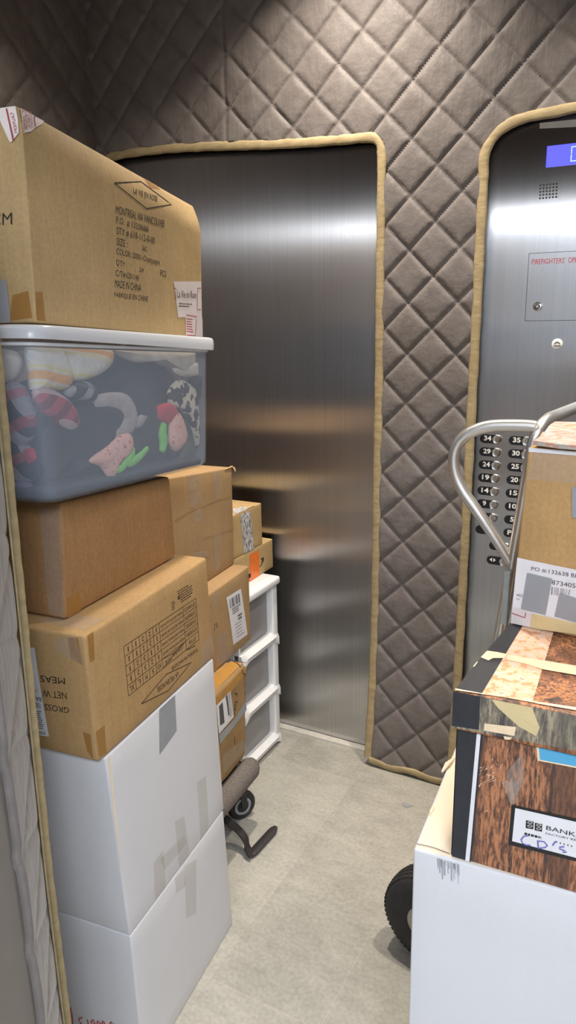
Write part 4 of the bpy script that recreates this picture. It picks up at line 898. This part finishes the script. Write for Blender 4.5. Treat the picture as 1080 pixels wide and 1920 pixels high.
g = Geo(); put_line(g, c.T, Z6((268, 494), (300, 500), (360, 515), (440, 545)), 1.6, .0015); part(g, 'edge_crease', MT['inkb'], t)
g = Geo(); put_poly(g, c.T, [(802, 1520), (812, 1510), (815, 1516), (806, 1530)], .0012); part(g, 'stain', MT['torn'], t)
g = Geo(); kk = c.T.at(846, 1432); g.tube([kk+np.array([-.008, -.03, -.002]), kk+np.array([-.004, -.012, .004]), kk+np.array([-.002, .0, .003]), kk+np.array([0, .02, .0])], [.002, .005, .004, .002], 7); part(g, 'torn_edge', MT['cream_card'], t, smooth=True)
# file box
B0 = onz(847, 1608, ZW+.001); B0[1] = .952
LZ0, LZ1 = ony(850, 1364, .95)[2], ony(855, 1293, .95)[2]
t = thing('file_box', 'woodgrain cardboard file box with black corners and a lid, on the tall white carton', 'file box', (-.06, 1.12, ZW))
c = box3((-.249, .954), 2.2, .40, .325, ZW+.001, LZ1-.006, -4.2); c.mesh('box_body', MT['wood'], t, .003)
Z7b = zq(760, 1150, 3.369)
g = Geo(); put_quad(g, c.N, Z7b((315, 640), (462, 640), (380, 1585), (262, 1545))); part(g, 'black_corner', MT['boxblack'], t, label='black corner wrap')
put = Geo(); put_quad(put, c.N, Z7b((463, 640), (488, 640), (404, 1590), (378, 1582)), .0009); part(put, 'white_stripe', MT['paper'], t, label='white stripe beside the black corner')
put = Geo(); put_quad(put, c.N, Z7b((488, 640), (500, 640), (414, 1594), (404, 1590)), .0009); part(put, 'black_stripe', MT['boxblack'], t)
put = Geo(); put_quad(put, c.L, [(855, 1330), (862, 1330), (850, 1608), (842, 1606)], .0008); part(put, 'black_corner', MT['boxblack'], t)
hq = [(1008, 1385), (1180, 1404), (1180, 1456), (1011, 1424)]
put = Geo(); put_quad(put, c.N, [(1005, 1385), (1009, 1385), (1012.5, 1425), (1008, 1424)], .0009); put_quad(put, c.N, [(1008, 1423), (1180, 1455), (1180, 1458), (1008, 1425.5)], .0009); part(put, 'handhold_edge', MT['torn'], t)
put = Geo(); put_quad(put, c.N, hq, .0006); part(put, 'handhold', MT['foldblue'], t, label='hand hole showing a blue folder inside')
lab = lambda *p: list(p)
put = Geo(); put_quad(put, c.N, [(959.5, 1508), (1190, 1558), (1190, 1641), (953, 1583)], .0009); lf = part(put, 'label_frame', MT['btnblack'], t, label='black label border')
put = Geo(); put_quad(put, c.N, [(966.5, 1514), (1184, 1563), (1184, 1634), (960.5, 1576)], .0014); part(put, 'label_panel', MT['paper'], lf)
K = zq(940, 1480, 7.714); put = Geo(); o3 = .0019
put_text(put, c.N, 'BANKERS BOX', K((655, 512), (1750, 775), (1750, 842), (650, 572)), .03, o3)
for q in (K((360, 435), (470, 455), (465, 568), (355, 548)), K((488, 472), (595, 492), (590, 602), (484, 580))):
    put_quad(put, c.N, q, o3)
put_text(put, c.N, 'FACTORY RECORD BOX', K((645, 612), (1500, 800), (1500, 830), (645, 640)), 0, o3); rows(put, c.N, K((340, 605), (690, 695), (685, 728), (336, 640)), 1, 3, o3, .9)
for i in range(5): put_quad(put, c.N, K((795+i*54, 738+i*15), (812+i*54, 743+i*15), (810+i*54, 762+i*15), (793+i*54, 757+i*15)), o3, 1)
pr = part(put, 'label_print', MT['ink'], lf)
put = Geo()
for bx, by in ((360, 435), (488, 472)):
    for dy in (28, 78): put_line(put, c.N, [K((bx+28+35+32*math.cos(q)-6, by+dy+4+15*math.sin(q)))[0] for q in np.linspace(0, 6.283, 14)], .9, o3+.0004)
part(put, 'logo_cutout', MT['paper'], lf)
put = Geo()
for pts in ([(400, 655), (330, 665), (290, 715), (310, 765), (360, 790), (425, 795)], [(530, 720), (535, 780), (540, 845)], [(545, 735), (620, 740), (670, 800), (630, 830), (555, 835)], [(800, 735), (770, 760), (745, 800)], [(915, 815), (850, 820), (845, 845), (910, 870), (950, 895), (890, 895)]): put_line(put, c.N, K(*pts), 2.2, o3+.0006)
part(put, 'handwriting', MT['purple'], lf, label='purple handwriting')
put = Geo(); rg = random.Random(11)
for k in range(34):
    x, y = rg.gauss(525, 38), rg.gauss(1010, 70); a = rg.uniform(-1.2, -.3); l = rg.uniform(6, 26)
    put_line(put, c.N, Z7b((x, y), (x+l*math.cos(a), y+l*math.sin(a))), rg.uniform(.5, 1.6), .0008)
part(put, 'scuff', MT['tornpink'], t, label='pale scratches in the print')
put = Geo(); put_quad(put, c.N, Z7b((640, 1000), (740, 880), (760, 1060), (660, 1200)), .0012); part(put, 'tape_strip', MT['clear_tape'], t, label='wrinkled clear tape'); put = Geo(); put_quad(put, c.N, Z7b((610, 1060), (720, 1060), (710, 1190), (670, 1210)), .0013); part(put, 'tape_strip', MT['clear_tape'], t, label='wrinkled clear tape')
# lid
c = box3((-.2555, .945), 2.2, .413, .340, LZ0, LZ1, -4.2); ld = c.mesh('lid', MT['woodlit'], t, .004)
E4 = zq(840, 1150, 4.5)
put = Geo(); put_quad(put, c.N, [(846, 1290), (1250, 1356), (1250, 1440), (842, 1362)], .0006, 10); part(put, 'lid_front', MT['woodworn'], ld, label='faded woodgrain lid front')
put = Geo(); put_quad(put, c.N, [(848, 1290), (901, 1300), (898, 1368), (845, 1360)], .0010); put_quad(put, c.L, [(853, 1295), (960, 1165), (958, 1200), (850, 1362)], .0008); put_quad(put, c.T, E4((60, 650), (280, 690), (640, 100), (480, 90)), .0008); part(put, 'black_corner', MT['boxblack'], ld, label='black paper corner wrap of the lid')
put = Geo(); put_quad(put, c.T, E4((282, 688), (715, 745), (900, 130), (630, 110)), .0010); part(put, 'peeled_patch', MT['tornpink'], ld, label='pale peeled band of print')
put = Geo(); put_poly(put, c.T, E4((262, 375), (330, 322), (420, 335), (500, 352), (470, 385), (380, 385), (340, 405)), .0016); put_poly(put, c.T, E4((500, 355), (780, 400), (1080, 450), (1080, 528), (800, 480), (640, 430), (500, 400)), .0016); put_poly(put, c.T, E4((210, 455), (245, 412), (250, 420), (220, 460)), .0016); put_quad(put, c.T, E4((60, 655), (720, 748), (735, 762), (60, 640)), .0014); put_quad(put, c.T, E4((720, 748), (1080, 800), (1080, 825), (735, 765)), .0014)
put_quad(put, c.N, E4((310, 925), (575, 955), (560, 1030), (305, 985)), .0014); put_poly(put, c.N, E4((470, 1030), (545, 1045), (520, 1062), (480, 1060)), .0016); part(put, 'torn_paper', MT['torn'], ld, label='torn cream paper streaks')
put = Geo(); put_poly(put, c.N, E4((370, 690), (715, 745), (775, 960), (745, 1030), (600, 950), (420, 790)), .0018); part(put, 'yellowed_tape', MT['old_tape'], ld, label='shiny yellowed tape hanging over the lid edge')
# kraft carton on the file box
KP = onz(957, 1168, LZ1+.002); z0 = LZ1+.002; z1 = ony(990, 838, KP[1])[2]
t = thing('kraft_carton', 'kraft carton with a white printed shipping band, on the back of the woodgrain file box', 'box', (-.08, 1.3, z0))
tl = ony(990, 838, KP[1]); yawk = -7
ak = math.radians(yawk); uk = np.array([math.cos(ak), math.sin(ak), 0]); vk = np.array([-math.sin(ak), math.cos(ak), 0]); Wk, Lk = .38, .21
c = Carton(KP+uk*Wk, KP+uk*Wk+vk*Lk, fz(tl+uk*Wk+vk*Lk, z1), fz(tl+uk*Wk, z1), Wk, yawk, .003); c.mesh('carton', MT['card_kraft'], t, .004)
G = zq(940, 1000, 7.714)
put = Geo(); put_quad(put, c.N, [(966, 1044.5), (1130, 1078), (1130, 1190), (955, 1137)], .0008); lb = part(put, 'shipping_label', MT['paper'], t, label='white printed label band')
put = Geo(); put_text(put, c.N, 'PO #:132638 BR', G((440, 478), (1130, 590), (1130, 655), (436, 535)), .0, .0014); put_text(put, c.N, '8734052', G((735, 672), (1140, 735), (1140, 800), (732, 735)), 0, .0014)
put_text(put, c.N, '402', G((222, 868), (315, 885), (312, 922), (220, 900)), .01, .0014); bars(put, c.N, G((725, 765), (840, 785), (830, 900), (715, 880)), 7, 6, .0014, .5); bars(put, c.N, G((860, 785), (1015, 815), (1000, 890), (850, 865)), 8, 7, .0014, .5); rows(put, c.N, G((222, 930), (300, 945), (295, 975), (220, 960)), 2, 8, .0014, .3)
part(put, 'label_print', MT['papergrey'], lb)
put = Geo(); put_quad(put, c.N, G((380, 565), (740, 650), (645, 1175), (290, 1085)), .0022); part(put, 'tape_strip', MT['grey_tape'], t, label='grey duct tape patch'); put = Geo(); put_quad(put, c.N, G((850, 855), (1300, 1000), (1300, 1340), (775, 1195)), .0022); part(put, 'tape_strip', MT['grey_tape'], t, label='grey duct tape patch'); put = Geo(); put_quad(put, c.N, [(1073, 912), (1130, 918), (1130, 975), (1073, 970)], .0022); part(put, 'tape_strip', MT['grey_tape'], t, label='grey duct tape patch')
put = Geo(); put_quad(put, c.N, [(992, 834), (1130, 846), (1130, 858), (991.5, 847)], .0012); part(put, 'edge_band', MT['paper'], t, label='white paper band along the top edge')
put = Geo(); put_quad(put, c.N, G((150, 1060), (450, 1140), (420, 1365), (110, 1330)), .0014); wt = part(put, 'white_tape', MT['white_tape'], t, label='white printed tape round the lower corner')
put = Geo(); put_line(put, c.N, G((160, 1150), (345, 1215), (358, 1145)), 1.6, .002); part(put, 'tape_lettering', MT['red'], wt)
put = Geo(); put_quad(put, c.N, G((450, 1150), (1300, 1340), (1300, 1480), (420, 1365)), .0024); part(put, 'tape_strip', MT['old_tape'], t, label='creased amber tape along the base')
put = Geo(); put_quad(put, c.N, zq(820, 760, 4.154)((740, 360), (1080, 400), (1080, 610), (700, 575)), .0012); part(put, 'tape_strip', MT['clear_tape'], t, label='clear tape film')
put = Geo(); fl = [ony(999, 829, KP[1]-.012), ony(1140, 848, KP[1]-.045), ony(1140, 770, 1.45), ony(1039, 788, 1.43)]; z_ = z1+.014
V = [fz(fl[0], z_-.004), fz(fl[1], z_-.008), fz(onz(1120, 766, z_+.02), z_+.012), fz(onz(1041, 787, z_+.012), z_+.010)]; V[2] = V[3]+uk*.36; V[1] = V[0]+uk*.38
N_ = 10; loops = []
for k in (0, 1):
    pass
rg = random.Random(3); Vt = []; 
for j in range(N_+1):
    for i in range(N_+1): Vt.append(bil([V[3], V[2], V[1], V[0]], i/N_, j/N_)+np.array([0, 0, rg.uniform(-.0022, .003)]))
Vb = [p-np.array([0, 0, .007]) for p in Vt]; n1 = N_+1
Fq = [(j*n1+i, j*n1+i+1, (j+1)*n1+i+1, (j+1)*n1+i) for j in range(N_) for i in range(N_)]
put.add(Vt+Vb, Fq+[tuple(q+n1*n1 for q in f_[::-1]) for f_ in Fq]+[(i, i+1, n1*n1+i+1, n1*n1+i) for i in range(N_)]+[(N_*n1+i, N_*n1+i+1, n1*n1+N_*n1+i+1, n1*n1+N_*n1+i) for i in range(N_)]+[(j*n1, (j+1)*n1, n1*n1+(j+1)*n1, n1*n1+j*n1) for j in range(N_)]+[(j*n1+N_, (j+1)*n1+N_, n1*n1+(j+1)*n1+N_, n1*n1+j*n1+N_) for j in range(N_)])
put.build('taped_flap', MT['tapemess'], t, True, 60, label='raised top flap covered in layers of torn tape')

# ---- hand truck
YH = 1.47; h = lambda x, y, Y=YH: ony(x, y, Y)
t = thing('hand_truck', 'aluminium hand truck with a loop handle and black pneumatic wheels, behind the right stack', 'hand truck', (-.36, 1.6, 0))
top = h(1003, 806); r1 = h(1000, 834); r2 = h(960, 1062); dirr = unit(r2-r1); foot = r2+dirr*(r2[2]-.12)/(-dirr[2])
near = [foot, (foot+r2)/2, r2, r1+(r2-r1)*.5, r1]; off = np.array([.055, .37, 0])
cross = smooth_path([r1, r1+np.array([.006, .006, .026]), r1+np.array([.016, .035, .043]), r1+np.array([.026, .09, .046]), r1+off*.75+np.array([.01, 0, .046]), r1+off+np.array([.0, -.02, .036]), r1+off], 5)
far = [r1+off, r2+off, foot+off]
Geo().tube(near[:-1]+cross+far[1:], .0125, 14).build('frame_tube', MT['alu'], t, True, 60)
loop = smooth_path([h(1004, 800), h(985, 798), h(950, 797.5), h(920, 799), h(893, 806), h(870, 819), h(855, 840), h(851, 866), h(856, 895), h(870, 924), h(890, 952), h(925, 1003), h(962, 1060)], 5)
Geo().tube(loop, .0118, 14).build('loop_handle', MT['alu'], t, True, 60)
Q1, Q2 = h(951, 1072, 1.445), h(944, 1172, 1.445); g = Geo(); sx = np.array([.006, 0, 0]); 
g.loft([[Q1-sx, Q1+sx, Q1+sx+np.array([0, .02, 0]), Q1-sx+np.array([0, .02, 0])], [Q2-sx, Q2+sx, Q2+sx+np.array([0, .02, 0]), Q2-sx+np.array([0, .02, 0])]]); g.build('rail_channel', MT['paintstrip'], t, bevel=.002, label='rail channel with worn pale paint')
for zc in (.35, .75): 
    p = foot+(r2-foot)*((zc-foot[2])/(r2[2]-foot[2])); Geo().tube([p, p+off], .010, 10).build('cross_bar', MT['alu'], t, True, 60)
axd = unit(np.array([math.sin(math.radians(8.5)), math.cos(math.radians(8.5)), 0])); wc = np.array([-.448, 1.494, .127])
def wheel(c):
    r = .127; pr = [(.002, .052), (.0, .060), (.001, .085), (.006, .112), (.014, .1215), (.026, .1255), (.045, r), (.064, .1255), (.076, .1215), (.084, .112), (.089, .085), (.090, .060), (.088, .052)]
    g = Geo(); g.disc(c, axd, pr, 72)
    # tread blocks
    u = np.cross(axd, (0, 0, 1)); 
    for k in range(60):
        q = 2*math.pi*k/60
        for s, rr in ((.018, .1225), (.031, .1258), (.045, .1268), (.059, .1258), (.072, .1225)):
            q2 = q+(.05 if s in (.031, .059) else 0); e = u*math.cos(q2)+np.array([0, 0, 1])*math.sin(q2); tt = np.cross(axd, e); p = c+axd*s+e*rr; a, b_, hh = axd*.0042, tt*.0042, e*.0022
            g.add([p-a-b_, p+a-b_, p+a+b_, p-a+b_, p-a-b_+hh, p+a-b_+hh, p+a+b_+hh, p-a+b_+hh], [(4, 5, 6, 7), (0, 1, 5, 4), (1, 2, 6, 5), (2, 3, 7, 6), (3, 0, 4, 7)])
    ty = g.build('tyre', MT['rubber'], t, True, 50)
    Geo().disc(c, axd, [(-.001, .030), (-.001, .046), (.004, .054), (.086, .054), (.091, .046), (.091, .030)], 40).build('wheel_rim', MT['rim'], ty, True, 40)
    Geo().disc(c, axd, [(-.006, .010), (-.006, .024), (.01, .028), (.06, .028), (.078, .024)], 28).build('wheel_hub', MT['black_steel'], ty, True, 40)
wheel(wc); wheel(wc+axd*.46)
Geo().tube([wc+axd*.03, wc+axd*.50], .009, 12).build('axle', MT['black_steel'], t, True, 60)
g = Geo(); A = fz(foot, .003)+np.array([-.02, 0, 0]); g.loft([[A, A+np.array([.2, .0, 0]), A+np.array([.2, .36, 0]), A+np.array([0, .36, 0])], [A+np.array([0, 0, .006]), A+np.array([.2, 0, .006]), A+np.array([.2, .36, .006]), A+np.array([0, .36, .006])]]); g.build('toe_plate', MT['rim'], t)
g = Geo()
for o_ in (np.zeros(3), off): g.tube([foot+o_, fz(foot+o_, .008)], .010, 10)
g.build('foot_tube', MT['alu'], t, True, 60)
# small dark scrap on the floor
q = onz(763, 1510, 0); V = [q+np.array([.016*math.cos(a)*(1+.3*math.sin(3*a)), .011*math.sin(a), .0008]) for a in np.linspace(0, 6.28, 12, endpoint=False)]; n = len(V)
tag(Geo().add(V+[p+np.array([0, 0, .0015]) for p in V], [tuple(range(n, 2*n))]+[(i, (i+1) % n, n+(i+1) % n, n+i) for i in range(n)]).build('litter_scrap', MT['grey_tape'], None), 'small dark scrap of litter on the floor in front of the quilted pillar', 'litter')

# ------------------------------------------------------------------ light
def area(name, loc, size, power, col, target=None, spread=180, shape='DISK', sy=None):
    l = bpy.data.lights.new(name, 'AREA'); l.shape = shape; l.size = size; l.energy = power; l.color = col; l.spread = math.radians(spread)
    if sy: l.size_y = sy
    o = bpy.data.objects.new(name, l); COL.objects.link(o); o.location = loc
    d = Vector(target)-Vector(loc) if target else Vector((0, 0, -1)); o.rotation_euler = d.to_track_quat('-Z', 'Y').to_euler(); return o
WARM = (1, .90, .78); COOL = (.82, .89, 1)
for i, (x, y, p, s) in enumerate(((-.97, 1.93, 11.5, 114), (-.10, 1.85, 8, 92), (.45, 1.2, 5, 92), (-1.6, 1.55, 3.6, 110))):
    area('downlight', (x, y, 2.84), .10, p, WARM, spread=s)
area('lobby_light', (.8, -.9, 2.66), 1.2, 68, COOL, shape='RECTANGLE', sy=.8)
area('lobby_cove', (-.2, -2.30, 2.6), 4.2, 42, (.86, .92, 1), target=(-.2, -2.6, 1.9), shape='RECTANGLE', sy=.12)
area('added_band_strip', (-.6, .635, 2.045), 2.7, 3.0, (.95, .97, 1), target=(-.6, 2.3, 1.85), shape='RECTANGLE', sy=.022)  # added unseen strip, makes the bright reflected band on door and panel steel
W = bpy.data.worlds.new('world'); SC.world = W; W.use_nodes = True; W.node_tree.nodes['Background'].inputs[0].default_value = (.6, .66, .75, 1); W.node_tree.nodes['Background'].inputs[1].default_value = .05
SC.view_settings.view_transform = 'Standard'; SC.view_settings.look = 'None'; SC.view_settings.gamma = 1; SC.view_settings.exposure = .5; SC.view_settings.use_curve_mapping = False
SC.cycles.max_bounces = 12; SC.cycles.transparent_max_bounces = 16; SC.cycles.caustics_reflective = False; SC.cycles.caustics_refractive = False
SC.cycles.sample_clamp_indirect = 6
